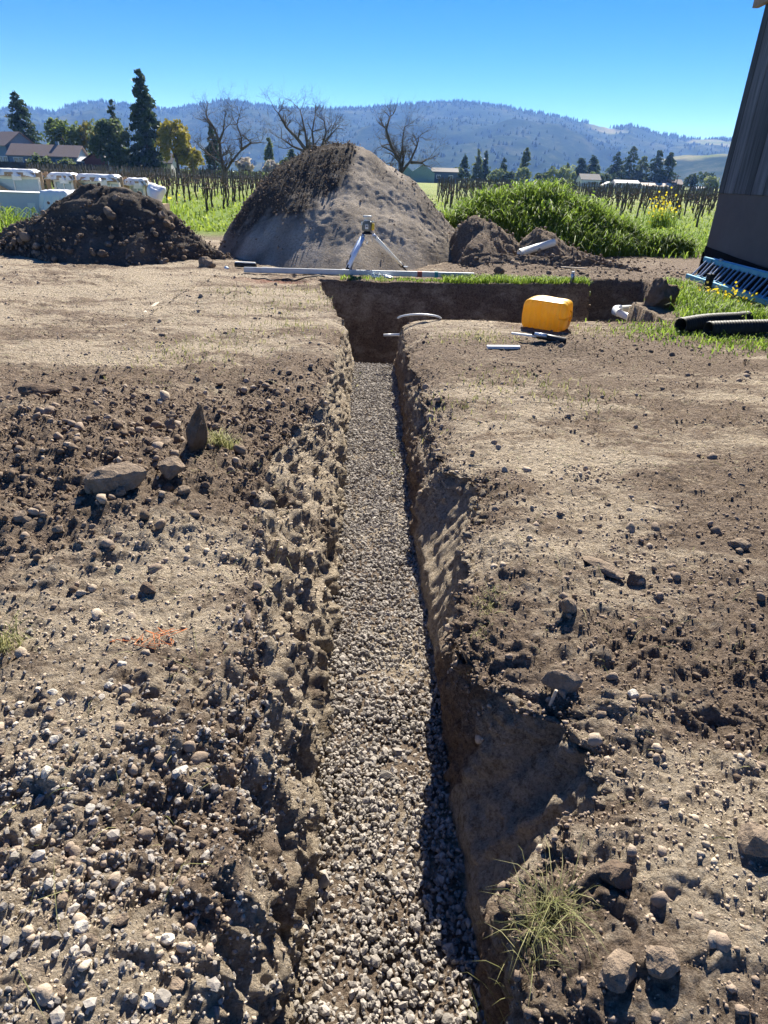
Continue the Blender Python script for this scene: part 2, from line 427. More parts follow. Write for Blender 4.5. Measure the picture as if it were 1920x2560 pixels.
cr = noise3(warp / .075 + 70); d[act] += rw * (.35 + .65 * nw) * (.012 * np.sign(cr) * np.minimum(np.abs(cr) * 5, 1) + .014 * fu2 + .02 * noise3(warp / .035 + 77) * nw)
P = P + N * d.reshape(NR, NC)[..., None]
lim = zone == 2
# ---- colour masks
pn = fbm2(X, Yg * 2.2, 1.6, 4, 30)
pale = .29 + .6 * pn
pale += .38 * sst(4.6, 6.2, Yg) * (1 - sst(11.5, 13.5, Yg)) * sst(-.6, -1.6, X)
pale += .25 * bump2(X, Yg, 2.4, 4.6, 2.5, .8) + .30 * bump2(X, Yg, -1.0, 2.2, .6, .8) + .25 * bump2(X, Yg, 1.0, 4.2, .5, 2)
pale += .45 * bump2(X, Yg, .85, 1.2, .4, .4) + .25 * bump2(X, Yg, 1.5, 8.4, 1.5, .5)
pale -= .75 * spoil + .35 * bump2(X, Yg, 2.5, 6.8, 2.5, .7) + .25 * bump2(X, Yg, 2.5, 3.2, 1.4, .5) + .25 * bump2(X, Yg, 1.6, 2.0, .9, .7)
pale += .5 * gravelly
pale = np.where(wl, np.where(X < 0, .85 + .4 * pn, .5 + .25 * pn + .8 * sc2), pale)  # hollow clay is pale, and lightened further to lift its deep shade
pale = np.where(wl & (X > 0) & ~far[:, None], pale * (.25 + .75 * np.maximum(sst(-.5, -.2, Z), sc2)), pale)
pale = np.where(farcut, .38 + .35 * fbm2(X * .6, Z, .5, 4, 88), pale)
pale = np.where(Yg > 12.4, np.where(X > 1, -.05 + .35 * pn, pale), pale)
pale = np.clip(pale, 0, 1)
grass = sst(17, 21, Yg + 2.5 * noise2(X, Yg, 3, 33))
grass = np.maximum(grass, sst(-7.5, -9, X + .6 * noise2(X, Yg, 1, 34)) * sst(12, 14, Yg))
grass = np.maximum(grass, .75 * (Z > -.06) * sst(.25, .5, bump2(X, Yg, 5.3, 9.3, 1.1, 1.7) + .2 * noise2(X, Yg, .4, 35)) * (zone == 0))
gfield = sst(26, 60, Yg)
red = bump2(X, Yg, -2.0, 11.0, .55, .22) * .5
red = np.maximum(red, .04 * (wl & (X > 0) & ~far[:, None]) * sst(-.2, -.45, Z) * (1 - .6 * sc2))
gm, gnt, gb = mnew('soil')
fine = nnoise(gnt, 55, 6, .7); tcg = gnt.nodes.new('ShaderNodeTexCoord'); mpg = gnt.nodes.new('ShaderNodeMapping'); mpg.inputs['Scale'].default_value = (.55, 1.3, 1); gnt.links.new(tcg.outputs['Object'], mpg.inputs[0]); mid = nnoise(gnt, 6, 7, .72, mpg.outputs[0], .3); coarse = nnoise(gnt, 1.3, 4, .6)
brown = ramp(gnt, fine, [(.28, (.13, .096, .07)), (.52, (.265, .203, .15)), (.75, (.42, .335, .255))])
tan = ramp(gnt, fine, [(.25, (.35, .28, .20)), (.55, (.56, .47, .35)), (.8, (.70, .61, .48))])
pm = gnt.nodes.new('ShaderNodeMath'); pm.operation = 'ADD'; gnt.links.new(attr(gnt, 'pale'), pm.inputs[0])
pm2 = gnt.nodes.new('ShaderNodeMath'); pm2.operation = 'MULTIPLY_ADD'; gnt.links.new(mid, pm2.inputs[0]); pm2.inputs[1].default_value = 2.4; pm2.inputs[2].default_value = -1.2
gnt.links.new(pm2.outputs[0], pm.inputs[1])
mpc = gnt.nodes.new('ShaderNodeMapping'); mpc.inputs['Scale'].default_value = (.45, 1.4, 1); gnt.links.new(tcg.outputs['Object'], mpc.inputs[0])
pm3 = gnt.nodes.new('ShaderNodeMath'); pm3.operation = 'MULTIPLY_ADD'; gnt.links.new(nnoise(gnt, 1.9, 6, .7, mpc.outputs[0], .6), pm3.inputs[0]); pm3.inputs[1].default_value = 2.0; pm3.inputs[2].default_value = -1.0
pm4 = gnt.nodes.new('ShaderNodeMath'); pm4.operation = 'ADD'; gnt.links.new(pm.outputs[0], pm4.inputs[0]); gnt.links.new(pm3.outputs[0], pm4.inputs[1])
soilc = mixc(gnt, brown, tan, ramp(gnt, pm4.outputs[0], [(.25, (0, 0, 0)), (.75, (1, 1, 1))]))
spk = ramp(gnt, nnoise(gnt, 26, 8, .8), [(.36, (.42, .38, .35)), (.50, (1, 1, 1)), (.72, (1.12, 1.1, 1.08))])
soilc = mixc(gnt, soilc, spk, 1.0, 'MULTIPLY')
spk2 = ramp(gnt, nnoise(gnt, 130, 4, .7), [(.34, (.58, .55, .52)), (.52, (1, 1, 1))])
soilc = mixc(gnt, soilc, spk2, .8, 'MULTIPLY')
soilc = mixc(gnt, soilc, (.30, .085, .055), attr(gnt, 'red'))
gcol = ramp(gnt, mid, [(.3, (.08, .14, .02)), (.55, (.18, .26, .04)), (.75, (.28, .34, .08))])
gfar = ramp(gnt, nnoise(gnt, .25, 5, .7), [(.3, (.10, .16, .03)), (.5, (.20, .24, .07)), (.7, (.30, .28, .12))])
gcol = mixc(gnt, gcol, gfar, attr(gnt, 'gfield'))
soilc = mixc(gnt, soilc, gcol, attr(gnt, 'grass'))
gnt.links.new(soilc, gb.inputs['Base Color']); gb.inputs['Roughness'].default_value = .95; gb.inputs['Specular IOR Level'].default_value = .12
bp = gnt.nodes.new('ShaderNodeBump'); bp.inputs['Strength'].default_value = 1.0; bp.inputs['Distance'].default_value = .045
bpa = gnt.nodes.new('ShaderNodeMath'); bpa.operation = 'MULTIPLY_ADD'; gnt.links.new(nnoise(gnt, 24, 4, .6), bpa.inputs[0]); bpa.inputs[1].default_value = 1.6; gnt.links.new(nnoise(gnt, 80, 7, .78), bpa.inputs[2])
gnt.links.new(bpa.outputs[0], bp.inputs['Height']); gnt.links.new(bp.outputs[0], gb.inputs['Normal'])
SOIL = gm
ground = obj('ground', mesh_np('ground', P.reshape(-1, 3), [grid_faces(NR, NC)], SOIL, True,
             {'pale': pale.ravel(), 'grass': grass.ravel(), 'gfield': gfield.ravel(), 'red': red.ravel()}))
tag(ground, kind='structure')

# sample points on the ground surface ------------------------
cell = np.zeros((NR, NC)); du = np.linalg.norm(np.gradient(P, axis=1), axis=-1); dv = np.linalg.norm(np.gradient(P, axis=0), axis=-1); cell = du * dv
def sample_ground(n, dens, idx=False):
    p = (cell * dens).ravel(); p = p / p.sum(); i = rng.choice(len(p), n, p=p)
    q = P.reshape(-1, 3)[i].copy(); q[:, 0] += rng.uniform(-.5, .5, n) * du.ravel()[i]
    q[:, 1] += rng.uniform(-.5, .5, n) * dv.ravel()[i] * (np.abs(N.reshape(-1, 3)[i, 2]) > .6)
    return (q, i) if idx else q
from bisect import bisect
def ground_z(x, y):
    j = int(np.argmin(np.abs(Yg[:, NC // 2 if x > -.3 else 60] - y))); k = int(np.argmin(np.abs(X[j] - x)))
    j = int(np.argmin(np.abs(Yg[:, k] - y))); k = int(np.argmin(np.abs(X[j] - x)))
    return float(P[j, k, 2])

# ---- loose soil clods, pebbles, gravel
CLOD, cnt, cb = mnew('clod')
cc = mixc(cnt, ramp(cnt, attr(cnt, 'tint'), [(0, (.15, .11, .078)), (.5, (.31, .24, .18)), (1, (.55, .46, .345))]), ramp(cnt, nnoise(cnt, 40, 5, .7), [(.3, (.7, .7, .7)), (.7, (1.2, 1.2, 1.2))]), 1.0, 'MULTIPLY')
cnt.links.new(cc, cb.inputs['Base Color']); cb.inputs['Roughness'].default_value = .95; cb.inputs['Specular IOR Level'].default_value = .12
cbp = cnt.nodes.new('ShaderNodeBump'); cbp.inputs['Strength'].default_value = .7; cbp.inputs['Distance'].default_value = .006
cnt.links.new(nnoise(cnt, 160, 5, .7), cbp.inputs['Height']); cnt.links.new(cbp.outputs[0], cb.inputs['Normal'])
GRAVEL = pmat('gravel_stone', (.30, .268, .23), .85, .25, 45, .3, 150, spec=.25, tint=True)
top = (zone == 0) & (np.abs(X) < .72 * np.maximum(Yg, 0) + 1.2) & (Yg > .35)
# trench gravel
def gravel_pts(n, y0, y1):
    y = y0 + (y1 - y0) * rng.uniform(0, 1, n); u = rng.uniform(-.02, 1.02, n)
    x = XL(y) + (XR(y) - XL(y)) * u
    z = -DEP + .012 * noise2(x, y, .25, 50) + rng.uniform(-.003, .010, n) + .03 * np.exp(-((u) / .06) ** 2) * rng.uniform(0, 1, n)
    return np.stack([x, y, z], 1)
g1 = gravel_pts(2300, .35, .95); g2 = gravel_pts(21500, .95, 8.23)
parts = [scatter_stones(g1, .0092 * rng.lognormal(0, .30, len(g1)), T80, .62), scatter_stones(g2, .0092 * rng.lognormal(0, .30, len(g2)) * (1 + .045 * g2[:, 1]), T20, .62)]
V, F, T = merge(parts)
tag(obj('gravel_bed', mesh_np('gravel_bed', V, [F], GRAVEL, False, {'tint': T})), 'grey crushed gravel covering the floor of the long trench', 'gravel', kind='stuff')
# gravel spilled on the left bank near the camera
dg = np.where(zone == 2, 0, gravelly ** 2 * (X < .0) * (Yg > .35)) + .9 * bump2(X, Yg, -.52, 1.95, .10, .12) * (zone < 2) + .8 * bump2(X, Yg, -.45, 1.4, .15, .25) * (zone < 2)
q = sample_ground(3800, dg); sz = .0066 * rng.lognormal(0, .42, len(q)); q[:, 2] += sz * .2
big = sz > .023
V, F, T = merge([scatter_stones(q[big], sz[big], T80), scatter_stones(q[~big], sz[~big], T20)])
tag(obj('spilled_gravel', mesh_np('spilled_gravel', V, [F], GRAVEL, False, {'tint': np.clip(T * .8 + .1, 0, 1)})), 'pale loose gravel spilled over the near left bank of the trench', 'gravel', kind='stuff')
# clods everywhere
clump = np.exp(2.2 * fbm2(X, Yg * 1.6, .55, 3, 95))
base = clump * .3 + 1.6 * spoil + 1.1 * gravelly + 1.2 * rrough
dc = top * base * (1 / (1 + (np.maximum(Yg, 0) / 3.2) ** 2.4)) * (1 - sst(12, 15, Yg))
dc = dc + (zone == 1) * .45 * (Yg < 5) * (Yg > .35) * (Z > -.3) * (1 - sc2) + top * 1.2 * (np.exp(-np.abs(X - ER(Yg)) / .08) + np.exp(-np.abs(X - EL(Yg)) / .1)) * (Yg < 6)
def clods(n, s0, sig, smax, T, flat):
    q, i = sample_ground(n, dc, True); yy = np.maximum(q[:, 1], .5)
    sz = np.minimum(s0 * rng.lognormal(0, sig, n) * (1 + .16 * yy), smax); q[:, 2] += sz * .08
    return scatter_stones(q, sz, T, flat, np.clip(pale.ravel()[i] * .85 + rng.uniform(-.1, .3, n), 0, 1))
V, F, T = merge([clods(50000, .0038, .42, .012, T8, .7), clods(6000, .0054, .48, .022, T20, .75), clods(420, .014, .35, .036, T80, .7)])
tag(obj('soil_clods', mesh_np('soil_clods', V, [F], CLOD, True, {'tint': T})), 'loose brown soil clods and pebbles strewn over the bare ground', 'soil', kind='stuff')
qf, if_ = sample_ground(1500, ((Yg > 12.0) & (Yg < 16.5) & (X > 1.0) & (X < 6.5)) * 1.0, True)
V, F, T = scatter_stones(qf, np.minimum(.018 * rng.lognormal(0, .5, len(qf)), .07), T20, .75)
tag(obj('churned_clods', mesh_np('churned_clods', V, [F], CLOD, True, {'tint': T * .45})), 'brown clods strewn on the churned ground beyond the cross trench', 'soil', kind='stuff')
# larger lumps of the left spoil heap
dl = top * (spoil ** 1.5) * sst(1.8, 2.4, Yg) + top * .04 * rrough * (Yg < 9)
q = sample_ground(900, dl); sz = np.minimum(.014 * rng.lognormal(0, .45, len(q)), .045); q[:, 2] += sz * .4
bigl = sz > .024; V, F, T = merge([scatter_stones(q[bigl], sz[bigl], T80, .8), scatter_stones(q[~bigl], sz[~bigl], T20, .8)])
tag(obj('earth_lumps', mesh_np('earth_lumps', V, [F], CLOD, True, {'tint': T * .8})), 'fist-sized brown earth lumps heaped left of the trench', 'soil', kind='stuff')

# ================================================================ DIRT PILES
MOUND, mnt, mb_ = mnew('mound_soil')
mc = ramp(mnt, attr(mnt, 'pale'), [(.05, (.085, .07, .058)), (.35, (.20, .168, .135)), (.8, (.47, .40, .32))])
mc = mixc(mnt, mc, ramp(mnt, nnoise(mnt, 24, 8, .8), [(.34, (.55, .53, .5)), (.52, (1, 1, 1)), (.72, (1.15, 1.14, 1.12))]), 1.0, 'MULTIPLY')
mnt.links.new(mc, mb_.inputs['Base Color']); mb_.inputs['Roughness'].default_value = .95; mb_.inputs['Specular IOR Level'].default_value = .1
mbp = mnt.nodes.new('ShaderNodeBump'); mbp.inputs['Strength'].default_value = 1; mbp.inputs['Distance'].default_value = .05
mnt.links.new(nnoise(mnt, 22, 8, .8), mbp.inputs['Height']); mnt.links.new(mbp.outputs[0], mb_.inputs['Normal'])
def pile(name, sil, Y0, ang, label, cat, amp=.12, mat=None, nu=110, nv=80, extra=None, group=None, back=1.0, seed=0, attrs=None, dk_=.6, rk=.18):
    """heap whose crest line is sil [(x, z)] at depth Y0; slopes at angle of repose"""
    sil = np.array(sil); xs = np.linspace(sil[0, 0], sil[-1, 0], nu); s = np.interp(xs, sil[:, 0], sil[:, 1])
    s = np.maximum(s, -.1); run = np.maximum(s, 0) / math.tan(ang) + .12
    v = np.linspace(-1, back, nv)
    Xp = np.repeat(xs[None], nv, 0) ; Yp = Y0 + v[:, None] * run[None]
    g = 1 - np.abs(v) ** 1.04; g = g - .03 * np.exp(-(v / .08) ** 2)
    Zp = s[None] * np.maximum(g, 0)[:, None] * 1.05 - .10 + .13 * np.maximum(g, 0)[:, None]
    Pp = np.stack([Xp, Yp, Zp], -1); n = gnormals(Pp); q = Pp.reshape(-1, 3) + seed
    rill = noise3(np.stack([q[:, 0] / .16, q[:, 1] / 1.3, q[:, 2] / 1.3], 1)); dd = rk * amp * rill + amp * (.8 * noise3(q / .9) + dk_ * (np.abs(noise3(q / .4 + 3)) - .3) + .35 * (np.abs(noise3(q / .15 + 5)) - .3) + .16 * np.abs(noise3(q / .07 + 9)))
    Pp = Pp + n * (dd.reshape(nv, nu) * np.clip(g * 3, .15, 1)[:, None])[..., None]
    at = {'pale': np.full(nu * nv, .1), 'grass': np.zeros(nu * nv), 'gfield': np.zeros(nu * nv), 'red': np.zeros(nu * nv)}
    if attrs: at.update({k: f(Pp).ravel() for k, f in attrs.items()})
    o = obj(name, mesh_np(name, Pp.reshape(-1, 3), [grid_faces(nv, nu)], mat or SOIL, True, at))
    tag(o, label, cat, group); return o, Pp
def pile_stones(Pp, n, s0, sig, T, w, tint, smax=.2):
    fr = Pp.reshape(-1, 3); i = rng.choice(len(fr), n, p=w.ravel() / w.sum()); q = fr[i] + rng.normal(0, .03, (n, 3)); sz = np.minimum(s0 * rng.lognormal(0, sig, n), smax)
    q[:, 2] += sz * .2
    return scatter_stones(q, sz, T, .8, np.clip(rng.uniform(tint[0], tint[1], n), 0, 1))
dk, PD = pile('dirt_pile', [(-8.7, -.1), (-8.35, .10), (-7.75, .44), (-7.09, .72), (-6.72, .95), (-6.33, 1.13), (-5.87, 1.24), (-5.48, 1.22), (-5.18, 1.13), (-4.81, 1.0), (-4.52, .80), (-4.08, .46), (-3.63, .06), (-3.3, -.1)], 13.8, R(39),
     'low dark brown heap of lumpy soil left of the tall tan mound', 'dirt pile', .15, MOUND, attrs={'pale': lambda p: np.clip(.10 + .2 * noise2(p[..., 0], p[..., 1], .6, 3), 0, .35)})
V, F, T = merge([pile_stones(PD, 2600, .016, .5, T20, (PD[..., 1] < 14.0) * np.clip(1.4 - PD[..., 2], .1, 1.5), (0, .22), .07), pile_stones(PD, 80, .045, .35, T80, (PD[..., 1] < 13.4) * np.clip(.9 - PD[..., 2], .05, 1.5), (.0, .35), .13)])
lc = obj('loose_clods', mesh_np('loose_clods', V, [F], CLOD, True, {'tint': T}), dk); lc['kind'] = 'stuff'
def mpale(p):
    x, y, z = p[..., 0], p[..., 1], p[..., 2]
    n = .25 * noise2(x, z + y, .5, 4) + .12 * noise2(x, z + y, .18, 5)
    zb = np.interp(x, [-3.4, -2.9, -2.1, -1.5, -1.0, -.85], [.62, .80, 1.0, 1.28, 1.66, 1.8])
    dark = sst(-.28, .22, z - zb + n) * (1 - sst(-.3, .2, x + .85 + n)) * sst(-.25, .2, x - (-2.75 - (1.75 - z) * .75) + n)
    return np.clip(.66 + .35 * noise2(x, y, .5, 6) - 1.0 * dark - .35 * sst(.2, .9, x) * sst(.4, 1.4, z) - .15 * sst(.5, 0, z), 0, 1)
mo, PM = pile('dirt_pile', [(-4.5, -.15), (-4.03, -.05), (-3.86, .28), (-3.46, .74), (-3.07, 1.17), (-2.6, 1.62), (-2.16, 1.90), (-1.81, 2.06), (-1.3, 2.17), (-.96, 2.16), (-.61, 2.03), (-.26, 1.82), (.09, 1.64), (.45, 1.46), (.82, 1.06), (1.21, .68), (1.61, .29), (2.0, -.05), (2.3, -.15)], 15.5, R(32.5),
     'tall tan conical mound with a dark rocky cap behind the tripod', 'dirt pile', .07, MOUND, nu=190, nv=170, seed=3, dk_=.12, rk=.42, attrs={'pale': mpale})
pmz = mpale(PM)
V, F, T = merge([pile_stones(PM, 3600, .011, .45, T8, (PM[..., 1] < 15.7) * np.clip(.40 - pmz, .0, 1) + .002, (0, .25), .035), pile_stones(PM, 1500, .012, .5, T20, (PM[..., 1] < 15.8) * np.exp(-((PM[..., 1] - 15.4) / .5) ** 2) + .12, (.2, .7), .05)])
lc = obj('loose_clods', mesh_np('loose_clods', V, [F], CLOD, True, {'tint': T}), mo); lc['kind'] = 'stuff'
for nm, sil, Y0, lab, sd in (('dirt_pile', [(1.0, -.1), (1.34, .55), (1.6, .82), (1.8, .9), (2.1, .84), (2.4, .62), (2.75, .3), (3.1, -.1)], 15.0, 'low brown soil heap at the right foot of the tall mound', 5),
                             ('dirt_pile', [(2.5, -.1), (2.75, .42), (3.05, .74), (3.3, .68), (3.6, .5), (4.0, .3), (4.6, .14), (5.2, -.1)], 14.9, 'small brown soil heap in front of the green weeds', 6),
                             ('dirt_pile', [(1.2, -.1), (1.6, .2), (2.0, .28), (2.5, .2), (3.2, .24), (3.9, .22), (4.6, .14), (5.4, -.1)], 13.9, 'low churned brown berm behind the white pipe offcut', 7)):
    o, Pq = pile(nm, sil, Y0, R(33), lab, 'dirt pile', .13, nu=70, nv=50, seed=sd, attrs={'pale': lambda p: np.clip(.12 + .3 * noise2(p[..., 0], p[..., 1], .5, 9), 0, .6)})
    V, F, T = pile_stones(Pq, 420, .018, .55, T20, (Pq[..., 1] < Y0 + .2) * 1.0, (.05, .6), .07)
    lc = obj('loose_clods', mesh_np('loose_clods', V, [F], CLOD, True, {'tint': T}), o); lc['kind'] = 'stuff'

# ================================================================ ROCKS one can pick out
ROCK = pmat('rock', (.25, .192, .14), .95, .35, 22, 1.0, 60, spec=.12)
PALEROCK = pmat('pale_rock', (.50, .45, .37), .8, .15, 18, .4, 60, spec=.3)
DARKEARTH = pmat('dark_earth', (.15, .11, .08), .95, .3, 18, 1.0, 50, spec=.1)
def rock(name, x, y, sx, sy, sz, seed, label, cat='rock', mat=None, rz=0, ry=0, sink=.25, base=None, group=None, z=None):
    V, F = stone_shape(base or ICO3, seed, .26, 1.1, 11)
    if base is ICO4: V = V * (1 + .22 * noise3(V * 2.2 + seed) + .13 * (np.abs(noise3(V * 4.5 + seed)) - .3) + .07 * noise3(V * 11))[:, None]
    V = V * (1 + .05 * noise3(V * 6 + seed))[:, None] * np.array([sx, sy, sz])
    o = obj(name, mesh_np(name, V, [F], mat or ROCK, base is ICO4))
    o.rotation_euler = (0, ry, rz); o.location = (x, y, (ground_z(x, y) if z is None else z) + sz * (1 - 2 * sink) * .8)
    return tag(o, label, cat, group)
rock('boulder', -1.33, 2.80, .155, .10, .085, 3, 'largest flat-topped boulder lying on the left spoil heap', 'boulder', rz=.3, ry=-.1)
rock('rock', -1.12, 2.98, .085, .07, .06, 4, 'rounded rock touching the right end of the large left boulder', rz=.5)
rock('earth_slab', -1.10, 3.42, .045, .12, .20, 8, 'upright dark slab of earth standing on the left spoil heap', 'earth slab', DARKEARTH, rz=-.2, ry=.22, sink=.2)
rock('rock', -1.37, 3.75, .04, .04, .06, 9, 'small upright stone left of the dark earth slab', rz=.2)
rock('rock', -2.62, 4.55, .17, .12, .07, 12, 'dark rounded clod beside the hollow at the far left heap', 'clod', DARKEARTH, rz=.1)
rock('rock', 1.02, 2.45, .10, .06, .022, 13, 'flat tan slab of crust lying on the right bank', ry=.15, rz=-.6)
rock('rock', .76, 2.07, .032, .03, .05, 14, 'upright brown stone on the right bank between the two hollows', rz=.4)
rock('rock', 1.16, 2.38, .045, .04, .035, 15, 'dark chunky stone just right of the flat crust slab', mat=DARKEARTH)
rock('rock', 1.78, 2.72, .07, .05, .035, 16, 'dark oval stone near the right edge of the picture', rz=.3)
rock('rock', .88, 1.62, .026, .022, .02, 17, 'small white stone right of the upper hollow rim', mat=PALEROCK)
rock('rock', .66, 1.68, .075, .03, .055, 18, 'grey wedge of stone stuck in the rim of the near hollow', rz=-.3)
rock('rock', 1.02, 1.08, .055, .05, .042, 19, 'brown angular stone, left one of the pair at lower right', rz=1)
rock('rock', 1.13, 1.13, .045, .045, .042, 20, 'rounded stone, right one of the pair at lower right', rz=2)
rock('rock', .565, .77, .055, .04, .035, 21, 'orange-brown stone at the bottom edge right of the grass tuft', rz=.5)
rock('rock', .665, .78, .04, .04, .03, 22, 'round brown stone beside the bottom edge stone on the right', rz=.9)
rock('rock', .64, 1.0, .05, .04, .04, 23, 'clod sitting above the grass tuft on the right bank', rz=.2, mat=DARKEARTH)
rock('rock', .48, 3.55, .035, .035, .05, 24, 'stone standing on the right rim beyond the far hollow', rz=.2)
rock('rock', -3.42, 12.35, .17, .15, .14, 25, 'big rounded rock at the foot between dark heap and tan mound', 'boulder')
rock('rock', 2.05, 12.75, .12, .10, .10, 26, 'dark round stone on the ground right of the tripod', mat=DARKEARTH)
rock('rock', 1.93, 12.2, .09, .08, .05, 27, 'small dark clod at the end of the long white beam', mat=DARKEARTH)
rock('earth_mass', 4.02, 9.95, .26, .26, .33, 31, 'big dark earth lump beside the elbow pipe', 'earth lump', DARKEARTH, rz=.4, sink=.3, base=ICO4)
rock('rock', -2.35, 12.3, .07, .05, .04, 28, 'pale litter-sized stone beside the rolled black sheet', mat=PALEROCK)
for k in range(26):
    a = rng.uniform(-7.4, -4.0); v = rng.uniform(.04, .8)
    i = np.argmin((PD[..., 0] - a) ** 2 + (PD[..., 1] - (13.8 - 1.75 * v)) ** 2); px, py, pz = PD.reshape(-1, 3)[i]
    s = rng.uniform(.05, .12); rock('rock', px, py, s, s * .8, s * .75, 40 + k, 'rounded brown stone half buried in the low dark soil heap', 'rock', ROCK if k % 4 == 0 else DARKEARTH, rz=k, base=ICO2, group='stones in the dark heap', z=pz - s * .1)
cnt_ = 0
while cnt_ < 70:
    x, y = rng.normal(-1.75, .75), rng.normal(3.5, .85)
    if y < 2.1 or x > -.85 or y > 5.2: continue
    s = rng.uniform(.022, .045); cnt_ += 1
    rock('earth_lump', x, y, s, s * .85, s * .7, 100 + cnt_, 'fist-sized earth lump lying on the spoil heap left of the trench', 'earth lump', ROCK if cnt_ % 2 else DARKEARTH, rz=cnt_, base=ICO2, group='earth lumps on the left heap')
cnt_ = 0
while cnt_ < 36:
    x, y = rng.uniform(.55, 2.1), rng.uniform(.75, 3.2)
    if x < ER(y) + .12 or x > .72 * y + .5: continue
    s = rng.uniform(.009, .017) * (.7 + .25 * y); cnt_ += 1
    rock('stone', x, y, s, s * .85, s * .7, 200 + cnt_, 'small brown stone lying loose on the right bank of the trench', 'stone', ROCK, rz=cnt_, base=ICO2, group='stones on the right bank')
cnt_ = 0
while cnt_ < 70:
    x, y = rng.uniform(-1.3, -.42), rng.uniform(.6, 1.7)
    if x < -.72 * y - .3: continue
    s = rng.uniform(.010, .021); cnt_ += 1
    rock('stone', x, y, s, s * .85, s * .75, 300 + cnt_, 'pale angular stone lying among the gravel on the near left bank', 'stone', PALEROCK if cnt_ % 4 == 0 else ROCK, rz=cnt_, base=ICO2, group='stones on the near left bank')

# ================================================================ HILLS
RID = np.array([(-4200, 170), (-2600, 190), (-1618, 193), (-1518, 201), (-1408, 186), (-1337, 213), (-1204, 232), (-1124, 226), (-932, 210), (-832, 228), (-717, 250), (-605, 244), (-477, 229), (-234, 232), (-57, 249), (87, 264), (247, 273), (408, 264), (572, 244), (737, 222), (870, 201), (949, 215), (1068, 190), (1187, 173), (1316, 178), (1600, 165), (2600, 190), (4200, 170)])
nx, ny = 330, 90
hx = np.linspace(-3600, 3600, nx); hy = np.linspace(1500, 3900, ny)
HX, HY = np.meshgrid(hx, hy)
S = np.interp(HX * 3000 / np.clip(HY, 2400, 3000), RID[:, 0], RID[:, 1])
t = np.clip((HY - 1500) / 1500, 0, 1); spur = fbm2(HX, HY, 620, 4, 60)
HZ = S * np.where(HY <= 3000, t ** 1.15, 1 - .5 * np.clip((HY - 3000) / 900, 0, 1) ** 2)
HZ += 78 * spur * np.sin(np.pi * np.clip(t, 0, 1)) ** 1.0 * (HY < 3000) - 3
HZ += 3.0 * noise2(HX, HY, 26, 66)
bare = sst(.1, .35, noise2(HX, HY, 230, 70) + .45 * bump2(HX, HY, 1000, 2900, 260, 400) - .30) * sst(650, 850, HX)
hm, hnt, hb = mnew('forest_hill')
hc = ramp(hnt, nnoise(hnt, .006, 8, .8), [(.35, (.010, .018, .010)), (.52, (.035, .05, .025)), (.68, (.10, .105, .06))])
hc = mixc(hnt, hc, ramp(hnt, nnoise(hnt, .01, 4), [(.35, (.10, .14, .04)), (.65, (.24, .21, .12))]), attr(hnt, 'bare'))
hnt.links.new(hc, hb.inputs['Base Color']); hb.inputs['Roughness'].default_value = 1; hb.inputs['Specular IOR Level'].default_value = 0
tag(obj('hills', mesh_np('hills', np.stack([HX, HY, HZ], -1).reshape(-1, 3), [grid_faces(ny, nx)], hm, True, {'bare': bare.ravel()})), kind='structure')
# lower foothill on the right
FX, FY = np.meshgrid(np.linspace(350, 1500, 90), np.linspace(1000, 1900, 50))
FZ = 62 * bump2(FX, FY, 640, 1500, 210, 260) + 85 * bump2(FX, FY, 1050, 1600, 260, 260) + 2.5 * noise2(FX, FY, 30, 71) + 6 * noise2(FX, FY, 120, 72) - 6
fb = sst(.25, .45, .6 * noise2(FX, FY, 90, 73) + .7 * bump2(FX, FY, 640, 1500, 90, 110) - .1)
tag(obj('foothill', mesh_np('foothill', np.stack([FX, FY, FZ], -1).reshape(-1, 3), [grid_faces(50, 90)], hm, True, {'bare': fb.ravel()})), kind='structure')
# far forest: countless tiny conifers standing on the hills
FOREST = leafmat('forest', (.022, .035, .018), (.04, .055, .028), .15)
def cones(P, h, r, n=5):
    a = np.arange(n) * 2 * np.pi / n; m = len(P)
    ring = np.stack([np.cos(a), np.sin(a), np.zeros(n)], 1)
    V = np.concatenate([P[:, None] + ring[None] * r[:, None, None], (P + np.array([0, 0, 1]) * h[:, None])[:, None]], 1).reshape(-1, 3)
    o = (np.arange(m) * (n + 1))[:, None, None]; F = np.stack([np.arange(n), (np.arange(n) + 1) % n, np.full(n, n)], 1)[None] + o
    return V, F.reshape(-1, 3), np.repeat(rng.uniform(0, 1, m), n + 1)
wgt = ((HY < 3150) & (np.abs(HX) < .8 * HY)) * (bare < .5) * (1 + 6 * np.exp(-((HY - 3000) / 60) ** 2))
NFO = 6500
i = rng.choice(HX.size, NFO, p=wgt.ravel() / wgt.sum()); q = np.stack([HX, HY, HZ], -1).reshape(-1, 3)[i] + rng.normal(0, 7, (NFO, 3)) * np.array([1, 1, 0])
V, F, T = cones(q, rng.uniform(5, 12, NFO) * (1 + .5 * (q[:, 1] > 2930)), rng.uniform(3, 6, NFO))
tag(obj('forest', mesh_np('forest', V, [F], FOREST, False, {'tint': T})), 'dark forest covering the far blue hills', 'forest', kind='stuff')

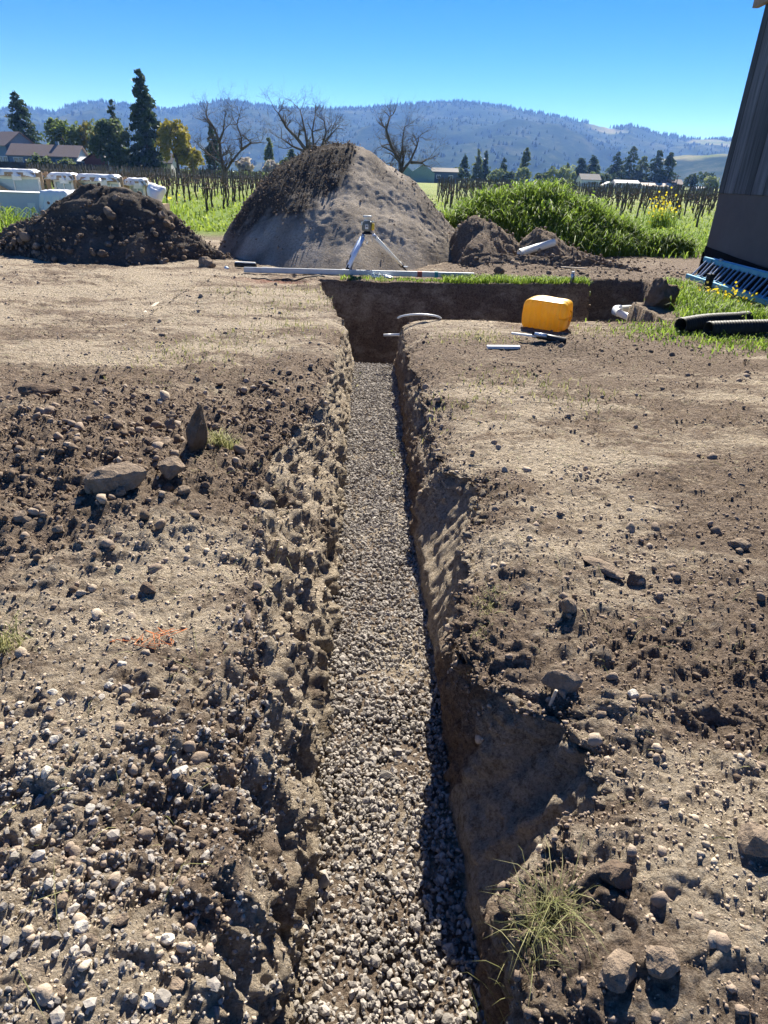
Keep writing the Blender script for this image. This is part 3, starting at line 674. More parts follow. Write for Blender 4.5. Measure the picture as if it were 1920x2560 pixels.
# ================================================================ TREES
BARK = pmat('bark', (.10, .085, .07), .95, .3, 8, .6, 25, spec=.1)
def crown_points(cx, cy, cz, rx, ry, rz, nclump, per, spread, seed, taper=0):
    r = np.random.default_rng(seed); u = r.normal(size=(nclump, 3)); u /= np.linalg.norm(u, axis=1)[:, None]
    rad = r.uniform(.35, 1, nclump) ** .5; c = u * rad[:, None]
    if taper: c[:, :2] *= (1 - taper * (c[:, 2:] * .5 + .5))
    c = c * np.array([rx, ry, rz]) * .86; ts = r.uniform(0, 1, nclump)
    k = np.repeat(np.arange(nclump), per); sp = spread * r.uniform(.6, 1.2, nclump)[k][:, None]
    v = r.normal(size=(len(k), 3)); v /= np.linalg.norm(v, axis=1)[:, None]; v *= r.uniform(.5, 1, len(k))[:, None]
    return c[k] + v * sp + np.array([cx, cy, cz]), np.clip(ts[k] * .6 + r.uniform(0, .4, len(k)), 0, 1)
def tree(name, x, y, label, mat, crowns, h_trunk, r_trunk, leaf, cat='tree', group=None, z0=0):
    e = empty(name, (x, y, z0), label, cat, group); Vs = []; Fs = []; Ts = []; o = 0
    for kk, cr in enumerate(crowns):
        q, tt = crown_points(*cr); V, F, T = leaf_cards(q, leaf * rng.uniform(.7, 1.3, len(q)), tt); Vs.append(V); Fs.append(F + o); Ts.append(T); o += len(V)
    obj('crown', mesh_np('crown', np.concatenate(Vs), [np.concatenate(Fs)], mat, True, {'tint': np.concatenate(Ts)}), e)
    b = MB(); b.tube([(0, 0, -.3), (.05, 0, h_trunk * .5), (0, .1, h_trunk)], [r_trunk * 1.3, r_trunk, r_trunk * .7], 7)
    for cr in crowns:
        for k in range(4):
            a = k * 1.7 + cr[8]; tgt = (cr[0] + cr[3] * .5 * math.cos(a), cr[1] + cr[4] * .5 * math.sin(a), cr[2] + cr[5] * .2)
            b.tube([(0, 0, h_trunk * .8), (tgt[0] * .5, tgt[1] * .5, (h_trunk + tgt[2]) / 2), tgt], [r_trunk * .6, r_trunk * .35, r_trunk * .12], 5)
    b.build('trunk', BARK, e, True); return e
def conifer(name, x, y, h, rad, label, mat, seed, leaf=.45, n=5200, z0=0, bare_to=.08, power=.8, droop=.25, group=None, narrow=False):
    e = empty(name, (x, y, z0), label, 'tree', group); r = np.random.default_rng(seed)
    nb = int(h * 9); t = r.uniform(bare_to, 1, nb) ** .95; az = r.uniform(0, 2 * np.pi, nb)
    L = rad * np.clip(1.02 - t, 0, 1) ** power * r.uniform(.55, 1.12, nb) + .12 * rad * (1 - t) + .1
    if narrow: L = rad * np.sin(np.clip(t, .03, 1) ** .75 * np.pi) ** .55 * r.uniform(.75, 1.1, nb) * (1 - .25 * t)
    k = r.choice(nb, n, p=L / L.sum()); u = r.uniform(.12, 1, n) ** .7
    q = np.stack([np.cos(az[k]) * L[k] * u, np.sin(az[k]) * L[k] * u, h * t[k] - droop * L[k] * u ** 1.4], 1)
    q += r.normal(0, 1, (n, 3)) * np.array([.28, .28, .16]) * (leaf / .45) * (.5 + .5 * (1 - t[k]))[:, None]
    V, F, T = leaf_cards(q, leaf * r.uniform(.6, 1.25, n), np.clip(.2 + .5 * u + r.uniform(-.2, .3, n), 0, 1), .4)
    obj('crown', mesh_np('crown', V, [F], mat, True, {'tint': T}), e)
    b = MB(); b.tube([(0, 0, -.3), (.04, 0, h * .5), (0, 0, h * .98)], [h * .022, h * .013, .02], 7)
    for j in range(0, nb, 3):
        b.tube([(0, 0, h * t[j]), (math.cos(az[j]) * L[j] * .9, math.sin(az[j]) * L[j] * .9, h * t[j] - droop * L[j] * .8)], [.05, .015], 4, cap=False)
    b.build('trunk', BARK, e, True); return e
DKGREEN = leafmat('dark_needles', (.018, .038, .02), (.075, .115, .05), .38)
MIDGREEN = leafmat('mid_leaves', (.06, .10, .025), (.24, .30, .08), .55)
OLIVE = leafmat('olive_leaves', (.045, .075, .03), (.17, .21, .085), .5)
YELLOW = leafmat('yellow_leaves', (.16, .15, .02), (.48, .40, .06), .4)
PALEGREEN = leafmat('pale_leaves', (.10, .14, .04), (.30, .34, .12), .4)
BLOSSOM = leafmat('blossom', (.30, .27, .22), (.62, .56, .48), .3)
conifer('conifer_tree', -86.0, 167, 15.6, 5.2, 'tall sparse conifer at the far left above the blue house', DKGREEN, 1, .5, 3600, bare_to=.2, power=.7, droop=.15)
tree('broadleaf_tree', -72.0, 158, 'rounded green tree with yellowing right side behind the long roof', MIDGREEN, [(0, 0, 6.6, 4.8, 3.5, 3.4, 70, 55, 1.0, 2), (-2.8, 1, 8.6, 1.7, 1.5, 1.9, 14, 50, .7, 3)], 3.5, .35, .34)
tree('broadleaf_tree', -67.4, 160, 'bright yellow-green tree half hidden behind the rounded green tree', YELLOW, [(0, 0, 7.2, 2.9, 2.5, 3.0, 36, 55, .9, 5)], 4, .25, .32)
tree('broadleaf_tree', -54.8, 138, 'dark grey-green rounded tree left of the tallest evergreen', OLIVE, [(0, 0, 5.8, 4.2, 3.6, 4.0, 75, 55, 1.1, 6), (2.2, 0, 3.6, 3.4, 3, 2.4, 40, 50, .9, 7)], 3, .35, .34)
conifer('conifer_tree', -56.5, 146, 13.2, 2.6, 'narrow conifer tip rising behind the dark rounded tree', DKGREEN, 8, .4, 2200)
conifer('redwood_tree', -48.2, 140, 17.4, 4.1, 'tallest dark evergreen tree standing alone on the left', DKGREEN, 9, .5, 9500, bare_to=.03, power=.62, droop=.3)
tree('broadleaf_tree', -41.6, 136, 'yellow-leaved tree right of the tallest evergreen', YELLOW, [(0, 0, 6.0, 4.0, 3.4, 3.9, 66, 55, 1.0, 11), (2.6, 0, 3.4, 2.2, 2, 2.0, 20, 50, .8, 12)], 3, .3, .34)
conifer('conifer_tree', -38.6, 152, 10.0, 2.4, 'dark conifer behind the left bare oak', DKGREEN, 13, .42, 2600)
for k, (x, y, h, r_, lab) in enumerate([(-33.5, 190, 9.5, 1.6, 'slim dark conifer showing between the limbs of the left bare oak'), (-29, 200, 7.5, 1.8, 'small dark conifer right of the left bare oak trunk'), (-24.2, 200, 9.3, 1.7, 'pointed dark conifer left of the tall mound'), (-38.5, 260, 9, 2.2, 'distant conifer just left of the left bare oak trunk'), (-7.5, 240, 7.0, 2.0, 'small far conifer peeping over the mound shoulder'),
        (25.6, 270, 10.0, 2.3, 'far conifer, first of the thin trio right of the right bare oak'), (30.6, 270, 12.2, 2.6, 'far conifer, second of the thin trio right of the right bare oak'), (34, 275, 11.0, 2.2, 'far conifer, third of the thin trio right of the right bare oak'), (43.5, 290, 10.4, 2.4, 'dark conifer just left of the slender poplar'),
        (71.5, 300, 8.5, 2.2, 'small dark conifer left of the white house'), (79.5, 310, 12.0, 3.2, 'dark conifer above the white house, first of the grove'), (84.5, 310, 13.2, 3.0, 'dark conifer, second of the grove behind the white houses'), (89.0, 320, 10.2, 3.0, 'dark conifer, third and lower in the grove behind the white houses'), (93.0, 305, 12.6, 3.6, 'dark conifer, fourth of the grove behind the white houses'), (97.5, 300, 16.2, 4.2, 'tallest dark conifer of the grove behind the white houses'), (101.8, 298, 12.5, 4.0, 'broad dark conifer right of the tallest one in the grove'), (105.5, 292, 13.8, 3.8, 'dark conifer, second from right in the grove'), (109.5, 290, 12.4, 3.4, 'dark conifer at the right end of the grove'),
        (139, 300, 11.5, 2.6, 'sparse dark conifer close to the barn corner')]):
    gr_ = 78 < x < 112; conifer('conifer_tree', x, y, h * random.uniform(.92, 1.08), r_ * (1.45 if gr_ else 1.15), lab, DKGREEN if k % 3 else OLIVE, 100 + k, .55, 2600 if gr_ else 1500, power=.6 if gr_ else .75)
conifer('poplar_tree', 50.6, 282, 12.8, 2.3, 'slender columnar poplar rising above the weeds at right', OLIVE, 131, .5, 2600, narrow=True, droop=-.5)
for k, (x, y, rx, rz_, mt, lab) in enumerate([(-26.5, 175, 2.6, 2.2, OLIVE, 'low olive shrub tree left of the tall mound'), (-29, 165, 2.2, 1.9, BLOSSOM, 'pale blossoming tree left of the tall mound'), (-36, 170, 2.4, 2.2, BLOSSOM, 'greyish blossoming tree behind the left bare oak'), (22, 255, 3.2, 2.4, OLIVE, 'grey-green tree behind the dark greenhouse block'), (37.5, 265, 3.4, 2.5, PALEGREEN, 'pale green rounded tree beyond the right vineyard, left of the poplar'), (41.5, 262, 2.8, 2.2, OLIVE, 'dark rounded bush tree beyond the right vineyard, left of the poplar'), (46.5, 262, 3.6, 2.8, PALEGREEN, 'pale green spreading tree at the foot of the poplar'), (55.5, 272, 3.0, 2.2, OLIVE, 'olive tree just right of the poplar foot'),
        (61, 275, 3.6, 3.4, PALEGREEN, 'light green tree midway between poplar and white house'), (66, 276, 4.0, 3.8, PALEGREEN, 'large light green willow left of the white house'), (70.5, 290, 2.6, 2.6, MIDGREEN, 'green tree tucked behind the gable of the white house'), (80, 292, 3.0, 2.8, MIDGREEN, 'green tree right behind the white house'), (84.5, 290, 3.0, 2.6, OLIVE, 'olive tree behind the small white shed'), (91, 292, 3.4, 3.2, DKGREEN, 'dark round tree behind the white bungalow'), (118, 285, 3.4, 3.0, DKGREEN, 'dark rounded tree by the utility pole'), (124.5, 282, 3.4, 3.0, PALEGREEN, 'bright green tree beside the barn corner'), (130, 300, 4.6, 4.0, DKGREEN, 'dark tree mass at the barn corner'), (-74, 160, 4.5, 3.0, MIDGREEN, 'green trees behind the blue house roof'), (-68, 160, 3.8, 2.6, PALEGREEN, 'light green tree behind the long roof')]):
    tree('broadleaf_tree', x, y, lab, mt, [(0, 0, rz_ * 1.05, rx, rx * .8, rz_, 34, 32, rx * .27, 200 + k)], rz_ * .8, .2, .4)
for k, (x, y, rx, rz_, lab) in enumerate([(-70.5, 141.5, 2.6, 1.5, 'dark shrub in front of the long low house'), (-65.5, 142, 1.6, 1.3, 'round bush by the white fence of the long low house')]):
    e = tree('bush', x, y, lab, OLIVE, [(0, 0, rz_, rx, 2, rz_, 40, 40, .7, 300 + k)], 1, .1, .3, cat='bush')

# bare oaks --------------------------------------------------
def bare_oak(x, y, label, limbs, seed, base_r=.45):
    """limbs: list of polylines [(x, z)] relative to the base, grown into recursive twigs"""
    e = empty('bare_oak', (x, y, 0), label, 'tree'); e.scale = (.9, .9, .88); r = random.Random(seed); bt = MB(); bb = MB()
    def grow(p, dvec, L, rad, lvl):
        n = 3 if lvl > 1 else 2; pts = [p.copy()]; rads = [rad]; q = p.copy(); dcur = dvec.copy()
        for k in range(n):
            dcur = (dcur + Vector((r.gauss(0, .28), r.gauss(0, .28), r.gauss(.05, .22)))).normalized(); q = q + dcur * L / n; pts.append(q.copy()); rads.append(max(.005, rad * (1 - .5 * (k + 1) / n)))
        bb.tube(pts, rads, 4 if lvl < 3 else 5, cap=False)
        if lvl <= 0: return
        for k in range(r.choice((3, 3, 4))):
            j = r.randint(1, n); dd = (dcur + Vector((r.gauss(0, .75), r.gauss(0, .75), r.gauss(.12, .5)))).normalized()
            grow(pts[j], dd, L * r.uniform(.55, .85), max(.005, rads[j] * .62), lvl - 1)
    first = True
    for lb in limbs:
        pts = [Vector((a, r.uniform(-.5, .5) * (b / 4 if k else 0), b)) for k, (a, b) in enumerate(lb)]
        n = len(pts); rr = base_r if first else base_r * .55
        rads = [rr * (1.25 if (k == 0 and first) else (1 - .72 * k / (n - 1))) for k in range(n)]
        bt.tube(pts, rads, 8, cap=True); first = False
        for k in range(1, n):
            dvec = (pts[k] - pts[k - 1]).normalized()
            for w_ in range(3):
                dd = (dvec * .6 + Vector((r.gauss(0, .8), r.gauss(0, .8), r.gauss(.3, .45)))).normalized()
                grow(pts[k], dd, r.uniform(1.1, 1.9), rads[k] * .42 + .012, 3)
    bt.build('trunk', BARK, e, True); bb.build('branches', BARK, e, True); return e
bare_oak(-19.2, 80, 'bare oak with a forked trunk standing in the left vineyard', [[(0, -.2), (-.1, 1.6), (-.45, 3.2), (-.5, 4.8), (-1.0, 6.4), (-1.9, 7.6)], [(-.1, 1.4), (1.0, 2.8), (2.2, 4.1), (2.4, 5.4), (2.0, 6.8), (2.4, 7.8)], [(2.2, 4.1), (3.4, 4.9), (4.6, 5.0)], [(-.3, 2.6), (-1.8, 3.4), (-3.0, 4.3)], [(-.5, 4.8), (.3, 6.0), (.6, 7.4)]], 5, .30)
bare_oak(-9.3, 78, 'bare spreading oak rising behind the top of the tall mound', [[(0, -.2), (0, 2.5), (-.3, 4.0), (-1.4, 5.4), (-2.8, 6.6), (-3.6, 8.0)], [(0, 2.5), (.4, 4.4), (.3, 6.2), (.6, 8.2)], [(.1, 3), (1.3, 4.6), (1.9, 6.2), (1.7, 7.4)], [(1.3, 4.6), (2.2, 5.6), (3.2, 6.6)], [(-.3, 4.0), (-2.0, 4.6), (-3.4, 5.4)], [(-.3, 4.2), (-.6, 6.2), (-1.2, 8.4)]], 7, .33)
bare_oak(.6, 80, 'bare dense-twigged oak right of the tall mound', [[(0, -.2), (0, 1.8), (-.2, 3.4), (-1.4, 5.2), (-2.0, 6.8), (-1.6, 8.2)], [(0, 1.8), (.2, 3.8), (.0, 5.6), (.2, 7.2)], [(0, 2.2), (1.1, 3.6), (1.8, 5.2), (2.0, 6.2)], [(0, 1.8), (-1.4, 2.8), (-2.6, 3.2)], [(1.1, 3.4), (2.4, 3.4), (3.2, 3.8)], [(-.2, 3.4), (-.9, 4.4), (-2.4, 5.0)]], 9, .33)

# ================================================================ HOUSES
GLASS = pmat('window_glass', (.06, .075, .09), .08, .1, 3, spec=.6)
WHITE = pmat('white_paint', (.72, .72, .70), .6, .06, 6)
def colmat(name, c, **k): return pmat(name, c, k.pop('rough', .8), k.pop('var', .12), k.pop('scale', 4), **k)
def house(name, x, y, w_, d_, hw, hr, label, wall, roof, wins=(), doors=(), rz=0, axis='x', z0=-.7, eave=.4, cat='house', group=None, chim=False):
    """gabled house; local front faces -Y; axis = ridge direction"""
    e = empty(name, (x, y, z0), label, cat, group, rz); W2, D2 = w_ / 2, d_ / 2
    b = MB()
    if axis == 'x':
        V = [(-W2, -D2, 0), (W2, -D2, 0), (W2, D2, 0), (-W2, D2, 0), (-W2, -D2, hw), (W2, -D2, hw), (W2, D2, hw), (-W2, D2, hw), (-W2, 0, hw + hr), (W2, 0, hw + hr)]
        F = [(0, 1, 5, 4), (1, 2, 6, 9, 5), (2, 3, 7, 6), (3, 0, 4, 8, 7)]
        ro = [[(-W2 - eave, -D2 - eave, hw - hr * eave / D2 + .06), (W2 + eave, -D2 - eave, hw - hr * eave / D2 + .06), (W2 + eave, 0, hw + hr + .06), (-W2 - eave, 0, hw + hr + .06)],
              [(-W2 - eave, 0, hw + hr + .06), (W2 + eave, 0, hw + hr + .06), (W2 + eave, D2 + eave, hw - hr * eave / D2 + .06), (-W2 - eave, D2 + eave, hw - hr * eave / D2 + .06)]]
    else:
        V = [(-W2, -D2, 0), (W2, -D2, 0), (W2, D2, 0), (-W2, D2, 0), (-W2, -D2, hw), (W2, -D2, hw), (W2, D2, hw), (-W2, D2, hw), (0, -D2, hw + hr), (0, D2, hw + hr)]
        F = [(0, 1, 5, 8, 4), (1, 2, 6, 5), (2, 3, 7, 9, 6), (3, 0, 4, 7)]
        k_ = hr * eave / W2
        ro = [[(-W2 - eave, -D2 - eave, hw - k_ + .06), (0, -D2 - eave, hw + hr + .06), (0, D2 + eave, hw + hr + .06), (-W2 - eave, D2 + eave, hw - k_ + .06)],
              [(0, -D2 - eave, hw + hr + .06), (W2 + eave, -D2 - eave, hw - k_ + .06), (W2 + eave, D2 + eave, hw - k_ + .06), (0, D2 + eave, hw + hr + .06)]]
    b.add(V, F); b.build('wall', wall, e)
    b = MB()
    for r4 in ro:
        up = [(p[0], p[1], p[2] + .16) for p in r4]
        b.add(r4 + up, [(3, 2, 1, 0), (4, 5, 6, 7), (0, 1, 5, 4), (1, 2, 6, 5), (2, 3, 7, 6), (3, 0, 4, 7)])
    rf = b.build('roof', roof, e)
    if chim: MB().box((W2 * .3, .3, hw + hr + .2), (.6, .6, 1.2)).build('chimney', wall, rf)
    for (wx, wz, ww, wh) in wins:
        f = MB()
        for c_, dd in (((wx, -D2 - .04, wz + wh / 2), (ww + .2, .1, .12)), ((wx, -D2 - .04, wz - wh / 2), (ww + .2, .1, .12)), ((wx - ww / 2, -D2 - .04, wz), (.12, .1, wh - .13)), ((wx + ww / 2, -D2 - .04, wz), (.12, .1, wh - .13)), ((wx, -D2 - .04, wz), (.08, .08, wh - .13))): f.box(c_, dd)
        fo = f.build('window', WHITE, e); MB().box((wx, -D2 - .015, wz), (ww - .12, .03, wh - .12)).build('pane', GLASS, fo)
    for (dx, dw, dh) in doors:
        MB().box((dx, -D2 - .03, dh / 2), (dw, .06, dh)).build('door', WHITE, e)
    return e
BLUE = colmat('blue_siding', (.13, .20, .28)); BROWNROOF = colmat('brown_shingle', (.20, .155, .14), bump=.3, bscale=8)
REDW = colmat('red_brown_wall', (.17, .06, .05)); GREYROOF = colmat('grey_metal_roof', (.33, .37, .40)); DKROOF = colmat('dark_roof', (.07, .065, .07)); CREAM = colmat('cream_wall', (.62, .60, .56)); TANROOF = colmat('tan_roof', (.52, .43, .34)); TEAL = colmat('teal_shed', (.08, .11, .16))
house('house', -82.5, 153, 9, 7, 5.4, 2.4, 'two-storey blue house with brown roof at the left edge', BLUE, BROWNROOF, [(1.2, 5.1, 1.5, 1.3), (-2.5, 5.1, 1.5, 1.3), (2.0, 2.6, 1.3, 1.6), (3.6, 2.6, 1.3, 1.6)], rz=-.5)
house('house', -71.8, 148, 13.5, 6, 3.7, 1.9, 'long single-storey blue house with low brown roof', BLUE, BROWNROOF, [(-4.9, 2.4, 1.8, 1.7), (-1.2, 2.4, 1.4, 1.3), (3.4, 2.4, 1.6, 1.3)], [(5.2, 1.0, 2.1)], rz=.05, chim=True)
house('house', -61.8, 156, 5.2, 6, 4.8, 1.5, 'grey-roofed brown house between the two round trees', REDW, GREYROOF, [(.6, 2.8, 1.0, 1.0)], axis='x')
house('shed', -60.6, 147, 5.0, 5, 3.1, 1.5, 'red-brown gabled shed below the dark rounded tree', REDW, DKROOF, [(.2, 1.9, .9, .9)], axis='y', cat='shed')
house('shed', -65.2, 147.5, 4.0, 4, 2.9, .7, 'low blue lean-to shed left of the red-brown shed', TEAL, WHITE, [], [(.3, .9, 2)], cat='shed')
house('house', -50.5, 152, 7.0, 6, 3.2, 1.6, 'pale house mostly hidden behind the tallest evergreen', CREAM, DKROOF, [(-1.8, 2.2, 1.1, 1.1), (1.6, 2.2, 1.1, 1.1)])
house('house', 76.1, 282, 7.4, 8, 2.3, 1.9, 'white house with dark hipped-looking roof beyond the weeds', WHITE, DKROOF, [(.2, 1.2, 2.8, 1.1), (2.6, 1.2, .9, 1.1)], axis='x', eave=.3, z0=.3)
house('shed', 84.2, 282, 4.4, 4, .7, 1.1, 'small white gabled shed right of the white house', WHITE, WHITE, [(0, .6, .8, .5)], axis='y', cat='shed', z0=.2)
house('house', 91.5, 284, 9.0, 6, 1.6, .9, 'long white bungalow in front of the conifer grove', CREAM, CREAM, [(-2.8, 1.0, 1.4, .8), (.2, 1.0, 1.4, .8), (2.8, 1.0, 1.4, .8)], axis='x', z0=.3)
house('house', 102, 280, 11.2, 7, .9, 1.0, 'low building with wide tan roof in front of the conifers', CREAM, TANROOF, [(-3, .5, 1.2, .6), (1.5, .5, 1.2, .6)], axis='x', z0=.2)
house('house', 111.4, 290, 8.0, 7, 2.8, 1.6, 'brown house behind the utility pole', REDW, BROWNROOF, [(-1.8, 1.6, 1.2, 1.0), (1.6, 1.6, 1.2, 1.0)], axis='x')
house('shed', 119.5, 280, 3.6, 4, 1.6, .5, 'small white outbuilding next to the barn corner', WHITE, WHITE, [(0, 1, .8, .7)], axis='x', cat='shed')
GREENH = colmat('green_house_skin', (.20, .29, .25), rough=.5)
house('greenhouse', 3.6, 232, 4.4, 7, 2.6, 1.6, 'pale green gabled greenhouse partly behind the right bare oak', GREENH, GREENH, (), (), axis='y', z0=0, cat='greenhouse', eave=.05)
house('greenhouse', 8.6, 230, 7.4, 7, 2.6, 2.4, 'larger pale green greenhouse gable right of the right bare oak', GREENH, GREENH, (), (), axis='y', z0=0, cat='greenhouse', eave=.05)
house('building', 15.8, 233, 8, 6, 3.2, 1.0, 'dark blue-grey block beside the green greenhouses', TEAL, DKROOF, [(-2, 1.8, 1.2, 1), (2, 1.8, 1.2, 1)], z0=0, cat='building')
# utility pole
UP = pmat('pole_wood', (.11, .085, .07), .9)
e = empty('utility_pole', (110.6, 281, -.6), 'wooden utility pole with crossarm near the conifer grove', 'utility pole')
MB().tube([(0, 0, 0), (0, 0, 6)], [.2, .15], 8).build('pole', UP, e); MB().box((0, 0, 5.4), (2.4, .15, .18)).build('crossarm', UP, e)
# fences along the far edge of the field
FENCE = pmat('dark_fence', (.045, .042, .045), .9, .3, 2, .4, 20)
e = empty('board_fence', (-68, 141, 0), 'dark board fence in front of the blue houses', 'fence')
for k in range(17):
    x = -18 + k * 2.4; MB().box((x, 0, .85), (2.34, .06, 1.75 + .1 * math.sin(k * 2.1))).build('panel', FENCE, e); MB().box((x - 1.2, .06, .95), (.12, .12, 1.9)).build('post', FENCE, e)
PICK = pmat('white_fence', (.66, .68, .70), .7)
e = empty('picket_fence', (-54.5, 140, 0), 'white panel fence right of the red-brown shed', 'fence')
for k in range(6):
    MB().box((-1.6 + k * .95, 0, 1.5), (.75, .05, 1.9 - .2 * (k % 2))).build('panel', PICK, e); MB().box((-2.05 + k * .95, .05, 1.4), (.1, .1, 2.5)).build('post', UP, e)
e = empty('hedge', (-33, 150, 0), 'long low dark hedge along the far edge of the left vineyard', 'hedge')
q = np.stack([rng.uniform(-13, 17, 3500), rng.normal(0, .6, 3500), rng.uniform(0, 1.5, 3500) ** .9], 1); V, F, T = leaf_cards(q, .3)
obj('foliage', mesh_np('foliage', V, [F], OLIVE, True, {'tint': T}), e)
e = empty('hedge', (60, 268, -.5), 'long low dark hedge along the far edge of the right vineyard', 'hedge')
q = np.stack([rng.uniform(-55, 75, 6000), rng.normal(0, .7, 6000), rng.uniform(0, .6, 6000) ** .9], 1); V, F, T = leaf_cards(q, .4)
obj('foliage', mesh_np('foliage', V, [F], OLIVE, True, {'tint': T * .6}), e)

# ================================================================ VINEYARD
STAKE = pmat('vine_stake', (.10, .085, .075), .85, .3, 20, spec=.2); VINE = pmat('vine_bark', (.085, .062, .048), .95, .35, 25, .6, 60, spec=.1)
stake_me = MB().box((0, 0, .78), (.045, .03, 1.66)).mesh('stake', STAKE)
vine_me = []
for s in range(5):
    r = random.Random(s + 3); b = MB(); pts = [Vector((.05, 0, -.05))]
    for k in range(6): pts.append(pts[-1] + Vector((r.gauss(0, .03), r.gauss(0, .03), .16)))
    b.tube(pts, [.05, .04, .035, .034, .036, .04, .045], 6)
    for sg in (-1, 1):
        a = [pts[-1].copy()]
        for k in range(5): a.append(a[-1] + Vector((r.gauss(0, .02), sg * .15, r.gauss(.015, .03))))
        b.tube(a, [.032, .026, .022, .02, .018, .014], 5)
        for k in range(1, 6):
            b.tube([a[k], a[k] + Vector((r.gauss(0, .05), r.gauss(0, .04), r.uniform(.06, .25)))], [.011, .005], 4, cap=False)
    vine_me.append(b.mesh('vine', VINE, True))
spots = []
for k in range(-40, 60):
    for j in range(140):
        y = 28.5 + j * 2.0 + (k % 3) * .4; x = k * 2.7 - .10 * (y - 28) + .4
        t_ = x / y
        if (-.52 < t_ < -.17 and y < 118) or (.06 < t_ < .52 and y > 31 and y < 150):
            if (x + 19.2) ** 2 + (y - 80) ** 2 < 9 or (x - .6) ** 2 + (y - 80) ** 2 < 9: continue
            spots.append((y * y, x + random.gauss(0, .06), y + random.gauss(0, .08)))
spots.sort()
for n_, (_, x, y) in enumerate(spots[:300]):
    side = 'left' if x < 0 else 'right'
    e = empty('grapevine', (x, y, -.02), f'leafless staked grapevine in the {side} vineyard', 'grapevine', f'grapevines of the {side} vineyard', random.uniform(-.2, .2))
    e.rotation_euler = (random.gauss(0, .06), random.gauss(0, .07), random.uniform(-.25, .25)); sc_ = random.uniform(.9, 1.08); e.scale = (1, 1, sc_)
    obj('stake', stake_me, e); obj('vine', vine_me[n_ % 5], e)
far_v = np.array([(x, y, 0) for _, x, y in spots[300:]]); n_ = len(far_v)
Vs = []; Fs = []; o = 0
bx = np.array([(-1, -1, 0), (1, -1, 0), (1, 1, 0), (-1, 1, 0), (-1, -1, 1), (1, -1, 1), (1, 1, 1), (-1, 1, 1.)]); bf = np.array([(0, 1, 5, 4), (1, 2, 6, 5), (2, 3, 7, 6), (3, 0, 4, 7), (4, 5, 6, 7)])
for dim, off in (((.028, .028, 1.6), 0), ((.035, .035, .9), .05), ((.02, .6, .05), (0))):
    hh = rng.uniform(.9, 1.08, n_)[:, None, None]; V = bx[None] * np.array(dim)[None, None] * np.array([1, 1, 1]) * np.concatenate([np.ones_like(hh), np.ones_like(hh), hh], 2)
    lean = rng.normal(0, .07, (n_, 1)); V = V + far_v[:, None] + np.array([off if off else 0, 0, .88 if dim[1] > .5 else 0])
    V[:, :, 0] += lean * V[:, :, 2]
    F = bf[None] + (o + np.arange(n_) * 8)[:, None, None]; Vs.append(V.reshape(-1, 3)); Fs.append(F.reshape(-1, 4)); o += n_ * 8
tag(obj('far_vines', mesh_np('far_vines', np.concatenate(Vs), [np.concatenate(Fs)], STAKE, False)), 'distant rows of staked leafless vines', 'vineyard', kind='stuff')
# grass of the vineyard floor
GRASS = leafmat('grass', (.06, .12, .014), (.29, .40, .06), .55)
FIELDG = leafmat('field_grass', (.12, .19, .02), (.36, .44, .07), .5)
DRYGRASS = leafmat('dry_grass', (.12, .14, .04), (.45, .42, .20), .4)
n_ = 12500; y = 20 + 45 * rng.uniform(0, 1, n_) ** 1.6; t_ = rng.uniform(-.62, .62, n_); x = t_ * y
keep = ~((t_ > -.17) & (t_ < .05)) ; x, y = x[keep], y[keep]
grass_obj('vineyard_grass', np.stack([x, y, np.zeros(len(x))], 1), rng.uniform(.06, .16, len(x)) * (1 + .8 * (noise2(x, y, 2, 80) > .2)), .06, FIELDG, .9)
tag(bpy.data.objects['vineyard_grass'], 'green grass between the vine rows', 'grass', kind='stuff')

# ================================================================ WEED MOUND on the right
gsil = [(1.0, -.1), (1.29, .40), (1.78, .68), (2.17, .88), (2.66, 1.05), (3.35, 1.17), (3.95, 1.22), (4.68, 1.0), (5.44, .70), (6.11, .42), (6.81, .18), (7.5, .05), (7.8, -.1)]
wm, PW = pile('weed_mound', gsil, 18.0, R(36), 'rounded mound overgrown with tall bright green weeds right of the tan mound', 'weed mound', .12, attrs={'grass': lambda p: np.full(p.shape[:2], .75)})
fr = PW.reshape(-1, 3); wgt = (PW[..., 1] < 19.0) * 1.0 + .3
NWD = 22000
i = rng.choice(len(fr), NWD, p=wgt.ravel() / wgt.sum()); q = fr[i] + rng.normal(0, .03, (NWD, 3)); q[:, 2] -= .03
g = grass_obj('weeds', q, rng.uniform(.14, .50, NWD) * (1 + .5 * noise3(q / .6 + 4)), .022, GRASS, .9, .6, np.clip(rng.uniform(0, .9, NWD) * .7 + .3 * (noise3(q / .5) + .5), 0, 1), wm); g['kind'] = 'stuff'
lq = fr[rng.choice(len(fr), 5000, p=wgt.ravel() / wgt.sum())] + rng.normal(0, .06, (5000, 3)); lq[:, 2] += rng.uniform(.1, .42, 5000); V, F, T = leaf_cards(lq, .045 * rng.uniform(.6, 1.5, 5000), aspect=.5, up=.6)
g = obj('leaves', mesh_np('leaves', V, [F], GRASS, True, {'tint': T}), wm); g['kind'] = 'stuff'
